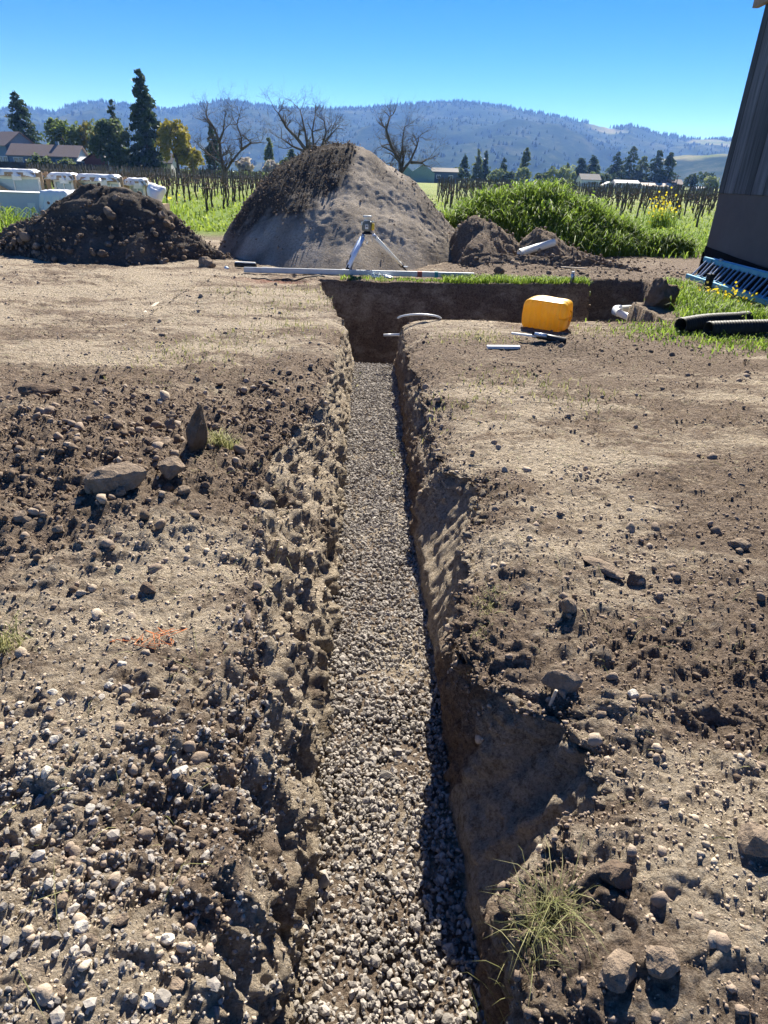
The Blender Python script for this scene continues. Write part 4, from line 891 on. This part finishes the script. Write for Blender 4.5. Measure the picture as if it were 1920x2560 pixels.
# weeds lower round the mound, by the barn, on the trench lip, at the left edge
def patch(name, label, fn, n, h0, h1, wd, mat=GRASS, lean=.9, droop=.5, zoff=0):
    pts = fn(n); z = np.array([ground_z(a, b) for a, b in pts]) + zoff
    o = grass_obj(name, np.stack([pts[:, 0], pts[:, 1], z], 1), rng.uniform(h0, h1, len(pts)), wd, mat, lean, droop)
    return tag(o, label, 'grass', kind='stuff')
def gauss(cx, cy, sx, sy): return lambda n: np.stack([rng.normal(cx, sx, n), rng.normal(cy, sy, n)], 1)
def rect(x0, x1, y0, y1): return lambda n: np.stack([rng.uniform(x0, x1, n), rng.uniform(y0, y1, n)], 1)
def clumps(cs, s): 
    def f(n):
        k = rng.integers(0, len(cs), n); c = np.array(cs)[k]; return c + rng.normal(0, s, (n, 2))
    return f
patch('grass', 'green weeds around the foot of the weed mound toward the barn', rect(5.0, 11.5, 17, 24), 2600, .10, .28, .03)
patch('grass', 'green grass strip along the far lip of the cross trench', lambda n: (lambda x: np.stack([x, 11.42 + .12 * x + rng.uniform(-.03, .42, n)], 1))(rng.uniform(.9, 3.55, n)), 2600, .04, .13, .014)
patch('grass', 'thin grass along the left part of the cross trench lip', lambda n: (lambda x: np.stack([x, 11.42 + .12 * x + rng.uniform(-.02, .22, n)], 1))(rng.uniform(-.9, .9, n)), 350, .03, .08, .012)
patch('grass', 'bright weeds between the earth lump and the ladder', clumps([(4.6, 9.3), (4.75, 10.1), (4.7, 10.7), (4.85, 11.5), (4.4, 8.9), (4.9, 8.9), (4.8, 9.7)], .2), 2900, .05, .24, .016)
patch('grass', 'low weeds around the black corrugated pipes', clumps([(3.6, 8.2), (4.2, 7.45), (3.3, 8.0), (4.7, 7.4), (5.0, 7.9), (3.8, 7.5), (4.4, 8.3), (5.3, 7.5)], .28), 2200, .02, .08, .013)
patch('grass', 'sparse short grass in the dirt beside the yellow jug', clumps([(1.2, 7.4), (.8, 7.3), (2.5, 7.9), (2.9, 7.9), (1.1, 5.6), (1.5, 5.2), (.55, 4.9)], .22), 700, .015, .06, .010, DRYGRASS)
patch('grass', 'sparse dry grass on the pale ground left of the trench', clumps([(-2.2, 9.6), (-1.5, 8.6), (-1.1, 7.4), (-1.7, 6.6), (-2.0, 5.9), (-.9, 9.2), (-1.3, 10.2)], .3), 900, .015, .06, .010, DRYGRASS)
patch('weeds', 'flowering green weeds at the left edge beside the dark heap', clumps([(-9.0, 14.6), (-9.5, 15.0), (-10.0, 15.6), (-9.2, 15.6)], .35), 2200, .2, .8, .03)
patch('grass_tuft', 'pale grass tuft hanging over the near right trench rim', clumps([(.47, .93), (.41, .89), (.36, .84)], .028), 330, .025, .07, .0022, DRYGRASS, 2.2, .95)
patch('grass_tuft', 'small green grass tuft on the right rim halfway along', clumps([(.44, 2.12), (.40, 1.98), (.47, 2.2)], .035), 120, .012, .035, .003, DRYGRASS, 1.8, .9)
patch('grass_tuft', 'dry grass tuft at the left picture edge', clumps([(-1.36, 1.76), (-1.42, 1.70)], .03), 160, .04, .11, .004, DRYGRASS, 1.2, .7)
patch('grass_tuft', 'yellowish grass tuft beside the upright earth slab', clumps([(-1.0, 3.55)], .04), 150, .05, .12, .006, DRYGRASS, 1.2, .7)
patch('grass', 'straw and roots scattered on both trench banks', lambda n: np.concatenate([np.stack([rng.uniform(.5, 1.6, n // 2), rng.uniform(.8, 4, n // 2)], 1), np.stack([rng.uniform(-1.1, -.45, n // 2), rng.uniform(.7, 3.5, n // 2)], 1)]), 260, .01, .05, .0022, DRYGRASS, 3.5, .95)
patch('straw', 'dry straw bits scattered over the pale ground left of the trench', rect(-5.5, -.9, 4.8, 11), 1300, .008, .022, .006, DRYGRASS, 6, 1.0)
patch('straw', 'dry straw bits scattered over the ground right of the trench', rect(.5, 4.5, 3.5, 8), 900, .006, .018, .005, DRYGRASS, 6, 1.0)
# yellow wild flowers
FLOWER = leafmat('yellow_flower', (.70, .52, .02), (.85, .70, .06), .4)
for cx, cy, cz, n_, sx, sz_, ls, lab in ((5.15, 10.1, .18, 90, .22, .06, .022, 'small yellow flowers in the weeds below the ladder'), (11.3, 29.5, .75, 130, .28, .28, .05, 'yellow mustard bush in the right vineyard'), (-9.6, 27, .55, 90, .6, .18, .05, 'yellow mustard flowers behind the low dark heap'), (-9.4, 15.0, .65, 70, .4, .12, .03, 'pale yellow blooms on the weeds at the left edge')):
    q = np.stack([rng.normal(cx, sx, n_), rng.normal(cy, sx, n_), rng.normal(cz, sz_, n_)], 1); V, F, T = leaf_cards(q, ls, aspect=.9)
    tag(obj('wild_flowers', mesh_np('wild_flowers', V, [F], FLOWER, True, {'tint': T})), lab, 'flowers', kind='stuff')
    if cz > .5:
        q2 = np.stack([rng.normal(cx, sx, n_ * 3), rng.normal(cy, sx, n_ * 3), np.zeros(n_ * 3)], 1); o = grass_obj('flower_stems', q2, rng.uniform(.3, cz + .1, n_ * 3), .02, GRASS, .5); tag(o, lab.replace('yellow', 'green') + ', stems', 'stems', kind='stuff')

# ================================================================ BARN on the right
PLANKS = [pmat('weathered_board', c3((.085, .09, .10), f_), .75, .5, 3, .5, 8, spec=.35, stretch=(5, 5, .35)) for f_ in (.6, 1.0, 1.25, .8, 1.45)]
PLYW = pmat('grey_panel', (.105, .095, .095), .9, .12, 2, .2, 40); TAR = pmat('black_membrane', (.005, .005, .007), .8, .4, 8, .4, 15, spec=.1)
TRIM = pmat('eave_wood', (.30, .24, .20), .8)
e = empty('barn', (6.0, 13.2, 0), 'dark weathered barn with vertical boards over a grey base at right', 'barn')
for k in range(46):
    wd = .196; MB().box((.02 + random.uniform(-.012, .012), -.1 - k * .2, 2.95), (.03, wd, 2.9 + random.uniform(-.01, .01)), bev=.006).build('board', PLANKS[(k * 7) % 5], e)
MB().box((.12, -4.6, 2.3), (.14, 9.2, 4.2)).build('wall', PLYW, e)
MB().box((.04, -4.6, 1.0), (.03, 9.16, 1.0)).build('base_panel', PLYW, e)
mz = MB(); pr = [.50, .50, .49, .46, .455, .45, .44, .44, .43, .42, .42, .41] 
V = []; F = []
for k in range(41):
    y_ = -k * .23; t_ = .60 - .012 * k + random.uniform(-.008, .008); V += [(.018, y_ + .005, -.3), (.018, y_ + .005, max(.2, t_))]
    if k: F.append((2 * k - 2, 2 * k, 2 * k + 1, 2 * k - 1))
mz.add(V, F); mz.box((.06, .012, .1), (.12, .02, .78)); mz.build('black_membrane', TAR, e)
MB().box((3.6, .01, 2.2), (6.9, .1, 4.3)).build('gable_wall', PLYW, e)
MB().box((-.02, -4.5, 4.36), (.10, 9.6, .14)).build('fascia', TRIM, e)
for k in range(12): MB().box((-.10, .12 - k * .8, 4.46), (.42, .07, .14)).build('rafter_tail', TRIM, e)
b = MB(); b.add([(-.36, .3, 4.50), (-.36, -9.5, 4.50), (4, -9.5, 6.6), (4, .3, 6.6), (-.36, .3, 4.55), (-.36, -9.5, 4.55), (4, -9.5, 6.66), (4, .3, 6.66)], [(0, 1, 2, 3), (7, 6, 5, 4), (0, 4, 5, 1), (1, 5, 6, 2), (2, 6, 7, 3), (3, 7, 4, 0)]); b.build('roof', DKROOF, e)

# ladder lying on its side against the barn
LBLUE = pmat('blue_fibreglass', (.07, .34, .48), .45, .12, 10, spec=.5); LALU = pmat('ladder_aluminium', (.42, .47, .55), .35, .1, 20, metal=.7)
e = empty('extension_ladder', (5.82, 12.75, 0), 'light blue extension ladder lying on edge against the barn wall', 'ladder')
def rail(pt0, pt1, dims, off):
    m_ = MB(); d_ = Vector(pt1) - Vector(pt0); L = d_.length; c_ = (Vector(pt0) + Vector(pt1)) / 2 + Vector(off)
    ang = math.atan2(d_.y, d_.x); m_.box((c_.x, c_.y, c_.z), (L, dims[0], dims[1]), rz=ang, bev=.008); return m_
b0, b1 = (-.24, -.05, .10), (-.14, -5.0, .10); t0, t1 = (.06, .05, .40), (.12, -4.9, .40)
rail(b0, b1, (.05, .085), (0, 0, 0)).build('rail', LBLUE, e); rail(t0, t1, (.05, .085), (0, 0, 0)).build('rail', LBLUE, e)
rail((-.15, -.25, .115), (-.06, -4.6, .115), (.04, .07), (0, 0, .0)).build('rail', LBLUE, e); rail((.10, -.2, .425), (.145, -4.6, .425), (.03, .05), (0, 0, 0)).build('rail', LALU, e)
for k in range(16):
    f_ = (k + .45) / 16
    pa = Vector(b0).lerp(Vector(b1), f_); pb = Vector(t0).lerp(Vector(t1), f_)
    MB().tube([pa, pb], .019, 10).build('rung', LALU, e)
    if k % 1 == 0: MB().tube([pa + Vector((.07, -.12, .015)), pb + Vector((.03, -.12, .02))], .016, 10).build('rung', LALU, e)
MB().box((.05, -.62, .455), (.05, .09, .04), bev=.01).build('pulley_bracket', LALU, e)
MB().tube([(.05, -.3, .44), (-.02, -.36, .3), (-.08, -.33, .15), (-.12, -.42, .1)], .006, 6).build('rope', TAR, e)
# black square post in front of the ladder
BLKP = pmat('black_plastic', (.012, .012, .014), .5, .3, 20, spec=.4)
e = empty('post', (5.22, 11.0, ground_z(5.22, 11.0) - .05), 'short black square post standing before the ladder', 'post'); MB().box((0, 0, .2), (.09, .09, .40), rz=.3, bev=.008).build('shaft', BLKP, e); MB().lathe([(.016, 0), (.018, .01), (.01, .025)], 10, (0, 0, .4)).build('cap', WHITE, e)

# black corrugated pipes
def corr(name, p0, p1, r, label):
    p0, p1 = Vector(p0), Vector(p1); L = (p1 - p0).length; n = int(L / .011); pts = [p0.lerp(p1, k / n) + Vector((0, 0, .012 * math.sin(k / n * 5))) for k in range(n + 1)]
    b = MB(); b.pipe(pts, [r * (1 + .08 * math.sin(k * 2 * math.pi / 3.6)) for k in range(n + 1)], [r * .86] * (n + 1), 22)
    return tag(b.build(name, CORR, None, True), label, 'pipe', 'black drainage pipes')
CORR = pmat('black_hdpe', (.02, .022, .022), .6, .25, 30, spec=.25)
gz = ground_z(3.7, 7.9)
corr('corrugated_pipe', (3.58, 7.98, gz + .10), (4.72, 8.62, gz + .11), .092, 'black corrugated drain pipe lying behind the other one')
corr('corrugated_pipe', (3.84, 7.80, gz + .10), (6.2, 8.30, gz + .11), .092, 'black corrugated drain pipe nearest the right picture edge')

# white plastic pipes
PVC = pmat('white_pvc', (.74, .74, .70), .35, .05, 10, spec=.5)
tag(MB().pipe([(2.62, 14.1, .27), (3.40, 14.5, .46)], .075, .066, 22).build('pvc_pipe', PVC, None, True), 'white plastic pipe offcut lying on the churned soil', 'pipe')
o = MB().pipe([(2.86, 14.0, ground_z(2.86, 14.0) + .02), (2.86, 14.0, ground_z(2.86, 14.0) + .13)], .062, .052, 18).build('pipe_coupling', PVC, None, True); tag(o, 'white pipe coupling standing in front of the pipe offcut', 'pipe fitting')
e = empty('pvc_elbow_pipe', (3.72, 10.9, -.30), 'white plastic drain pipe with an elbow in the side trench', 'pipe')
MB().pipe([(.62, .12, .08), (.10, .0, .06)], .055, .048, 18).build('pipe', PVC, e, True); MB().pipe([(.10, 0, .06), (.02, -.03, .055), (-.01, -.10, .04), (.03, -.18, .03)], .066, .05, 18).build('elbow', PVC, e, True); MB().pipe([(.02, -.16, .03), (.22, -.58, -.02)], .055, .048, 18).build('pipe', PVC, e, True)
tag(MB().pipe([(-.085, 8.16, -.20), (.12, 8.17, -.19)], .016, .012, 12).build('pipe_stub', PVC, None, True), 'short white pipe stub poking out of the right trench wall', 'pipe')
pts = [(.085 + .56 * k / 14, 8.17 + .08 * k / 14 - .03 * math.sin(k / 14 * math.pi), .03 + ground_z(.3, 8.1) * .5 + .055 * math.sin(k / 14 * math.pi) ** .6) for k in range(15)]
tag(MB().tube(pts, .012, 8).build('white_hose', PVC, None, True), 'white hose arching over the trench corner', 'hose')

# ---------------------------------------------------------------- yellow jug
JUG, jn, jb = mnew('yellow_plastic')
jc = ramp(jn, nnoise(jn, 6, 5, .65), [(.3, (.76, .46, .02)), (.7, (.88, .62, .06))]); jn.links.new(jc, jb.inputs['Base Color']); jb.inputs['Roughness'].default_value = .38
jt = jn.nodes.new('ShaderNodeBsdfTranslucent'); jt.inputs[0].default_value = (.95, .58, .04, 1); jm = jn.nodes.new('ShaderNodeMixShader'); jm.inputs[0].default_value = .38
jn.links.new(jb.outputs[0], jm.inputs[1]); jn.links.new(jt.outputs[0], jm.inputs[2]); jn.links.new(jm.outputs[0], jn.nodes['Material Output'].inputs[0])
n = 44; fs = []; Vj = []; off = 0
lin = np.linspace(-1, 1, n); A_, B_ = np.meshgrid(lin, lin)
for ax in range(3):
    for sg in (-1, 1):
        c_ = np.stack([A_, B_, np.full_like(A_, sg)], -1); c_ = np.roll(c_, ax, -1).reshape(-1, 3)
        if True: 
            g_ = grid_faces(n, n); fs.append((g_ if sg > 0 else g_[:, ::-1]) + off)
        Vj.append(c_); off += n * n
Vj = np.concatenate(Vj); pw = (np.abs(Vj) ** 7).sum(1) ** (1 / 7); U = Vj / pw[:, None]
ux, uy, uz = U.T
dd = np.zeros(len(U))
fr_ = sst(.72, .9, -uy) * sst(.95, .85, np.abs(ux)) * sst(.95, .8, np.abs(uz))     # ribbed long side
dd -= .10 * fr_ * (.5 + .5 * np.sin(ux * 24)) ** .6
sd_ = sst(.72, .9, ux)                                                       # panelled end
dd -= .11 * sd_ * (sst(.07, .02, np.abs(uz + .05)) + .8 * sst(.1, .0, np.abs(uy + .25)) * (uz > 0) + .9 * (np.abs(uy - .25) < .35) * sst(.62, .55, np.abs(uz + .55) + .28))
topd = sst(.7, .95, uz); dd -= topd * (.10 * np.exp(-((ux - .2) ** 2 + uy ** 2) / .25) - .06 * np.exp(-((ux + .1) ** 2 + (uy - .5) ** 2) / .2))
U = U * (1 + dd)[:, None]; U += .05 * np.stack([noise3(U * 1.1), noise3(U * 1.1 + 7), noise3(U * 1.1 + 13)], 1)
U[:, 2] += .10 * np.clip(U[:, 2], 0, 1) * U[:, 0] * 0; U[:, 0] *= 1 + .05 * (1 - U[:, 2] ** 2)
e = empty('plastic_jug', (1.96, 8.15, ground_z(1.96, 8.0) + .165), 'yellow ribbed plastic jug lying on the right bank', 'jug', rz=R(-30))
bd = obj('body', mesh_np('body', U * np.array([.265, .19, .185]), fs, JUG, True), e)
MB().tube([(.262, .05, .06), (.292, .05, .05), (.295, .05, -.03), (.262, .05, -.045)], .011, 8).build('handle', JUG, e, True)
MB().box((.258, .04, -.10), (.012, .15, .07), bev=.004).build('moulded_label', pmat('label_orange', (.62, .22, .02), .5), e)
MB().lathe([(.032, 0), (.034, .02), (.03, .04)], 14, (0, 0, 0)).build('cap', pmat('red_cap', (.6, .09, .03), .4), e, True, (.2, .12, -.10)).rotation_euler = (0, R(90), 0)

# ---------------------------------------------------------------- laser level on tripod
LEGB = pmat('tripod_blue', (.58, .68, .85), .4, .1, 30, metal=0, spec=.5); LEGW = pmat('tripod_pale', (.85, .85, .78), .4, .06, 20)
DKMET = pmat('dark_metal', (.03, .03, .035), .4, .2, 20, metal=.5); LVY = pmat('level_yellow', (.78, .52, .05), .4); LVG = pmat('level_grey', (.16, .17, .15), .5); CLR = pmat('level_window', (.66, .66, .6), .2, .1, 20, spec=.6)
e = empty('tripod', (-.48, 12.35, 0), 'low surveying tripod with pale metal legs beyond the cross trench', 'tripod')
hz = .70
MB().lathe([(.09, 0), (.095, .02), (.06, .035), (.05, .05)], 18, (0, 0, hz - .04)).build('head_plate', DKMET, e, True)
for (fx, fy, mt_) in ((-.38, -.36, LEGB), (.76, .42, LEGW), (-.44, .45, LEGB)):
    ft = Vector((fx, fy, .0)); hd = Vector((fx * .14, fy * .14, hz - .05)); dv_ = (hd - ft)
    lg = MB().box((0, 0, 0), (.001, .001, .001)); lg = MB()
    lo = ft + dv_ * .14; up_ = ft + dv_ * .93
    side = dv_.cross(Vector((0, 0, 1))).normalized()
    for sg in (-1, 1): lg.tube([ft + dv_ * .18 + side * .024 * sg, up_ + side * .03 * sg], .024, 8)
    lg.tube([ft + dv_ * .18, up_], .032, 8)
    l_ = lg.build('leg', mt_, e, True)
    MB().tube([lo, ft + dv_ * .24], .034, 10).build('clamp', DKMET, l_, True); MB().tube([ft, ft + dv_ * .1, ft + dv_ * .16], [.006, .018, .022], 8).build('foot_spike', DKMET, l_, True)
    MB().tube([up_, hd], .03, 8).build('hinge', LALU, l_, True); MB().box(ft + dv_ * .12 + Vector((math.copysign(.04, fx), 0, .01)), (.09, .03, .015)).build('foot_step', LALU, l_)
MB().tube([(0, 0, hz - .04), (0, 0, hz - .18)], .003, 6).build('plumb_line', WHITE, e); MB().lathe([(.0, 0), (.014, .01), (.012, .03), (.004, .035)], 10, (0, 0, hz - .21)).build('plumb_bob', LALU, e, True)
MB().tube([(.09, -.02, hz - .06), (.095, -.02, hz - .17)], .004, 6).build('strap', WHITE, e)
e = empty('laser_level', (-.48, 12.35, hz + .012), 'rotary laser level with yellow side grip mounted on the tripod', 'laser level')
b = MB(); b.lathe([(.085, 0), (.095, .02), (.098, .10), (.085, .15), (.06, .165)], 8); b.build('housing', LVG, e)
MB().box((.105, -.02, .075), (.05, .09, .12), bev=.015).build('grip', LVY, e); MB().box((-.095, -.01, .12), (.03, .05, .06), bev=.01).build('handle', CLR, e); MB().box((.10, -.02, .155), (.05, .05, .03), bev=.01).build('handle', CLR, e)
MB().lathe([(.06, .165), (.055, .172), (.052, .215), (.078, .222), (.08, .245), (.07, .255)], 18).build('rotor_head', CLR, e, True)
lbl = MB().box((-.005, -.097, .075), (.055, .006, .075)).build('label_plate', WHITE, e); MB().box((-.005, -.101, .085), (.03, .004, .02)).build('keypad', DKMET, lbl)

# ---------------------------------------------------------------- long beam and the litter around it
ALU = pmat('beam_grey', (.50, .52, .54), .4, .1, 6, metal=.35)
e = empty('screed_beam', (-.57, 11.86, .02), 'long pale metal beam lying behind the cross trench', 'beam', rz=R(4.0))
MB().box((0, 0, .045), (4.1, .05, .088), bev=.006).build('bar', ALU, e); MB().box((1.06, -.001, .045), (.085, .058, .095)).build('red_band', pmat('red_tape', (.35, .09, .07), .6), e); MB().box((1.36, -.001, .045), (.06, .058, .095)).build('teal_band', pmat('teal_tape', (.05, .28, .30), .6), e)
BOT, bn, bb_ = mnew('clear_plastic'); bb_.inputs['Base Color'].default_value = (.8, .9, .95, 1); bb_.inputs['Roughness'].default_value = .12; bb_.inputs['Transmission Weight'].default_value = .75; bb_.inputs['IOR'].default_value = 1.3
for x_, y_, rz_, lab in ((-.27, 11.74, .05, 'clear plastic water bottle lying against the long beam'),):
    e = empty('water_bottle', (x_, y_, ground_z(x_, y_ ) + .035), lab, 'bottle', rz=rz_)
    m_ = MB(); m_.lathe([(.02, -.11), (.033, -.105), (.034, -.03), (.030, 0), (.034, .03), (.033, .06), (.014, .095), (.013, .11)], 14); o = m_.build('body', BOT, e, True); o.rotation_euler = (0, R(90), 0)
    c_ = MB().lathe([(.016, .11), (.016, .128)], 12).build('cap', WHITE, e, True); c_.rotation_euler = (0, R(90), 0)
BAG = pmat('pale_plastic_sheet', (.62, .70, .74), .3, .1, 10)
rock('plastic_bag', -.08, 11.74, .10, .05, .04, 501, 'crumpled clear plastic bag next to the bottle by the beam', 'bag', BAG)
rock('plastic_bag', -3.05, 12.25, .055, .04, .04, 502, 'small bluish plastic scrap at the foot of the dark heap', 'bag', BAG)
e = empty('rolled_sheet', (-2.72, 12.35, .03), 'small black roll with white edge lying left of the mound foot', 'roll', rz=-.1); MB().tube([(-.2, 0, .03), (.2, .02, .03)], .04, 10).build('roll', BLKP, e, True); MB().box((0, 0, .08), (.38, .05, .018)).build('white_edge', WHITE, e)
pts = [(-2.35 + .1 * k, 11.05 + .02 * k + .05 * math.sin(k * .6), ground_z(-2.35 + .1 * k, 11.05 + .02 * k) + .012 + (.03 if k > 8 else 0)) for k in range(13)]
tag(MB().tube(pts, .012, 6).build('black_cable', BLKP, None, True), 'thin black cable lying on the ground left of the cross trench', 'cable')
e = empty('spray_can', (3.20, 11.86, ground_z(3.2, 11.86)), 'grey marking-paint spray can standing on the trench lip', 'spray can'); MB().lathe([(.03, 0), (.033, .005), (.033, .13), (.025, .145)], 16).build('can', LALU, e, True); MB().lathe([(.028, .146), (.029, .175), (.02, .182)], 16).build('cap', WHITE, e, True)
def plank(name, x, y, L, wd, th, rz, mat, label, cat, tilt=0):
    o = MB().box((0, 0, 0), (L, wd, th), bev=.003).build(name, mat); o.location = (x, y, ground_z(x, y) + th / 2 + .012); o.rotation_euler = (0, tilt, rz); return tag(o, label, cat)
WOOD = pmat('pale_wood', (.50, .42, .32), .8, .2, 4, .3, 30, stretch=(1, 8, 8)); CARD = pmat('white_sheet', (.75, .74, .70), .7, .05, 6)
plank('white_scrap', 3.42, 11.95, .16, .12, .01, .5, CARD, 'white paper scrap right of the spray can', 'scrap', .2); plank('white_strip', 3.05, 12.55, .32, .06, .015, .05, CARD, 'thin white strip lying behind the spray can', 'strip')
plank('wood_strip', 3.6, 13.35, .5, .05, .02, -.25, WOOD, 'pale wood strip on the soil left of the weeds', 'wood strip')
plank('wood_stake', -3.16, 8.7, 1.2, .045, .02, R(96), WOOD, 'pale wooden stake lying on the bare ground at left', 'stake')
plank('white_board', 1.22, 6.80, .36, .06, .03, .12, CARD, 'short white board lying below the yellow jug', 'board')
e = empty('black_pipe_offcut', (1.62, 7.05, ground_z(1.62, 7.05) + .05), 'dark pipe offcut with white inside lying below the yellow jug', 'pipe', rz=-.55); MB().pipe([(-.05, 0, .02), (.32, 0, .0)], .035, .030, 14).build('pipe', BLKP, e, True); MB().box((-.12, -.035, .01), (.32, .03, .02), rz=.15).build('white_trim', CARD, e); MB().tube([(-.02, -.03, .03), (.12, -.03, .03)], .022, 10).build('grey_sleeve', LALU, e, True)
# orange twine
OR = pmat('orange_twine', (.55, .18, .06), .8); pts = []; r = random.Random(4)
for k in range(46):
    t_ = k / 45; x_ = -.98 + .22 * t_ + (.045 * math.sin(k * 1.9) if t_ > .55 else .01 * math.sin(k)); y_ = 1.77 + .05 * t_ + (.05 * math.cos(k * 1.3) if t_ > .55 else 0); pts.append((x_, y_, ground_z(x_, y_) + .012 + .006 * math.sin(k * 2.3)))
tag(MB().tube(pts, .0013, 5).build('twine', OR, None, True), 'tangled orange twine lying on the left bank', 'twine')
tag(MB().tube([(.60 + .002 * k, 1.62, ground_z(.6, 1.62) + .0 + .012 * k) for k in range(7)], .006, 5).build('stick', WOOD, None, True), 'short stick poking from the rim of the near hollow', 'stick')

# ================================================================ CRATED WINDOWS at the left
CRATEW = pmat('crate_wood', (.36, .25, .16), .85, .25, 6, .4, 30); WRAP = pmat('white_wrap', (.80, .80, .80), .35, .06, 8, spec=.5); BLUEG = pmat('pale_blue_glass', (.30, .40, .47), .15, .15, 2, spec=.6); CARTON = pmat('white_carton', (.55, .56, .60), .7, .05, 4)
def drape(w_, d_, drop, seed, n=26):
    lin = np.linspace(-1, 1, n); A_, B_ = np.meshgrid(lin, lin); x = A_ * (w_ / 2 + .0); y = B_ * (d_ / 2)
    r = np.maximum(np.abs(A_), np.abs(B_)); ov = np.clip((r - .62) / .38, 0, 1); z = -drop * ov ** .9
    x = np.clip(x, -w_ * .33, w_ * .33) + np.sign(x) * .05 * ov; y = np.clip(y, -d_ * .33, d_ * .33) + np.sign(y) * .05 * ov
    fold = ov * (.07 * np.sin(np.arctan2(B_, A_) * 17 + seed) + .05 * np.sin(np.arctan2(B_, A_) * 31 + 2 * seed)); x = x + fold * np.sign(A_); y = y + fold * np.sign(B_); z = z + .025 * noise2(x, y, .15, seed) + .04 * ov * noise2(A_, B_, .2, seed)
    return np.stack([x, y, z], -1).reshape(-1, 3), grid_faces(n, n)
def crate(x, y, w_, h, rz, label, brace=True, panes=1):
    e = empty('window_crate', (x, y, 0), label, 'window crate', 'crated windows', rz); D_ = .5
    for sx in (-1, 1):
        for sy in (-1, 1): MB().box((sx * (w_ / 2 - .05), sy * D_ / 2, h / 2), (.09, .05, h)).build('post', CRATEW, e)
    for zz in (.08, h - .1):
        for sy in (-1, 1): MB().box((0, sy * (D_ / 2 + .04), zz), (w_, .03, .12)).build('rail', CRATEW, e)
    for k in range(panes):
        pw = (w_ - .24) / panes; cx = -w_ / 2 + .12 + pw * (k + .5)
        wn = MB(); zc, ph = h * .50, h * .72
        for c_, d_ in (((cx, -.12, zc + ph / 2), (pw - .06, .06, .06)), ((cx, -.12, zc - ph / 2), (pw - .06, .06, .06)), ((cx - pw / 2 + .06, -.12, zc), (.06, .06, ph - .07)), ((cx + pw / 2 - .06, -.12, zc), (.06, .06, ph - .07)), ((cx, -.12, zc), (.03, .04, ph - .07))): wn.box(c_, d_)
        f_ = wn.build('window', WHITE, e); MB().box((cx, -.10, zc), (pw - .14, .012, ph - .07)).build('pane', BLUEG, f_)
    if brace:
        L = math.hypot(w_, h * .8); m_ = MB(); m_.box((0, 0, 0), (L * .96, .03, .13)); o = m_.build('brace', CRATEW, e, loc=(0, -D_ / 2 - .085, h * .5)); o.rotation_euler = (0, math.atan2(h * .8, w_), 0)
    V, F = drape(w_ * 1.12, D_ * 1.7, .20, x); obj('plastic_wrap', mesh_np('plastic_wrap', V + np.array([0, 0, h + .05]), [F], WRAP, True), e)
    MB().box((w_ * .1, -D_ / 2 - .062, h - .18), (.28, .006, .16)).build('paper_label', CARD, e)
    return e
crate(-12.1, 22.4, 1.9, 1.38, .12, 'wrapped window crate at the left picture edge', True)
crate(-10.75, 22.9, .9, 1.32, .1, 'narrow wrapped window crate between the two wider ones', False)
crate(-9.75, 23.3, 1.6, 1.30, .1, 'wrapped window crate with a long diagonal brace', True, 2)
crate(-8.75, 23.9, .8, 1.22, .1, 'small wrapped window crate at the right end of the row', False)
e = empty('carton', (-10.85, 20.4, 0), 'long white carton on timber blocks beside the weeds', 'carton', rz=.04)
MB().box((-.2, 0, .52), (2.1, .8, .64), bev=.01).build('box', CARTON, e); MB().box((-.2, 0, .852), (2.16, .86, .02)).build('lid', WHITE, e); MB().box((.35, -.405, .46), (.22, .008, .26)).build('paper_label', CARD, e); MB().box((.37, -.411, .40), (.12, .006, .12)).build('yellow_sticker', pmat('sticker', (.62, .62, .18), .6), e)
for k in range(5): MB().box((-1.1 + k * .45, -.1, .12), (.22, .6, .14), bev=.01).build('block', WOOD, e)
V, F = drape(1.15, 1.5, .74, 4.2, 34); o = obj('plastic_sheet', mesh_np('plastic_sheet', V * np.array([1, 1, 1]) + np.array([0, 0, .92]), [F], WRAP, True)); o.location = (-9.75, 20.4, .02); tag(o, 'white plastic sheet draped over the right end of the carton', 'plastic sheet')
plank('timber', -9.1, 22.1, 1.3, .16, .12, .05, CRATEW, 'grey timber lying behind the dark heap below the crates', 'timber')
V, F = stone_shape(ICO3, 77, .25, 1.2, 3); o = obj('white_sack', mesh_np('white_sack', V * np.array([.26, .22, .30]), [F], WRAP, True)); o.location = (-6.55, 19.2, .95); tag(o, 'white sack showing above the right shoulder of the dark heap', 'sack')
MB().box((0, 0, -.6), (.5, .5, .75)).build('pallet', CRATEW, o)

# ================================================================ HAZE
HZ_, hn, hbs = mnew('haze'); hn.nodes.remove(hbs)
pv = hn.nodes.new('ShaderNodeVolumePrincipled'); pv.inputs['Color'].default_value = (.19, .40, 1.0, 1); pv.inputs['Density'].default_value = 1.75e-4; pv.inputs['Anisotropy'].default_value = .15; pv.inputs['Absorption Color'].default_value = (1, 1, 1, 1)
hn.links.new(pv.outputs[0], hn.nodes['Material Output'].inputs['Volume'])
hzb = MB().box((0, 2200, 160), (8000, 5000, 330)).build('haze', HZ_); tag(hzb, kind='stuff')
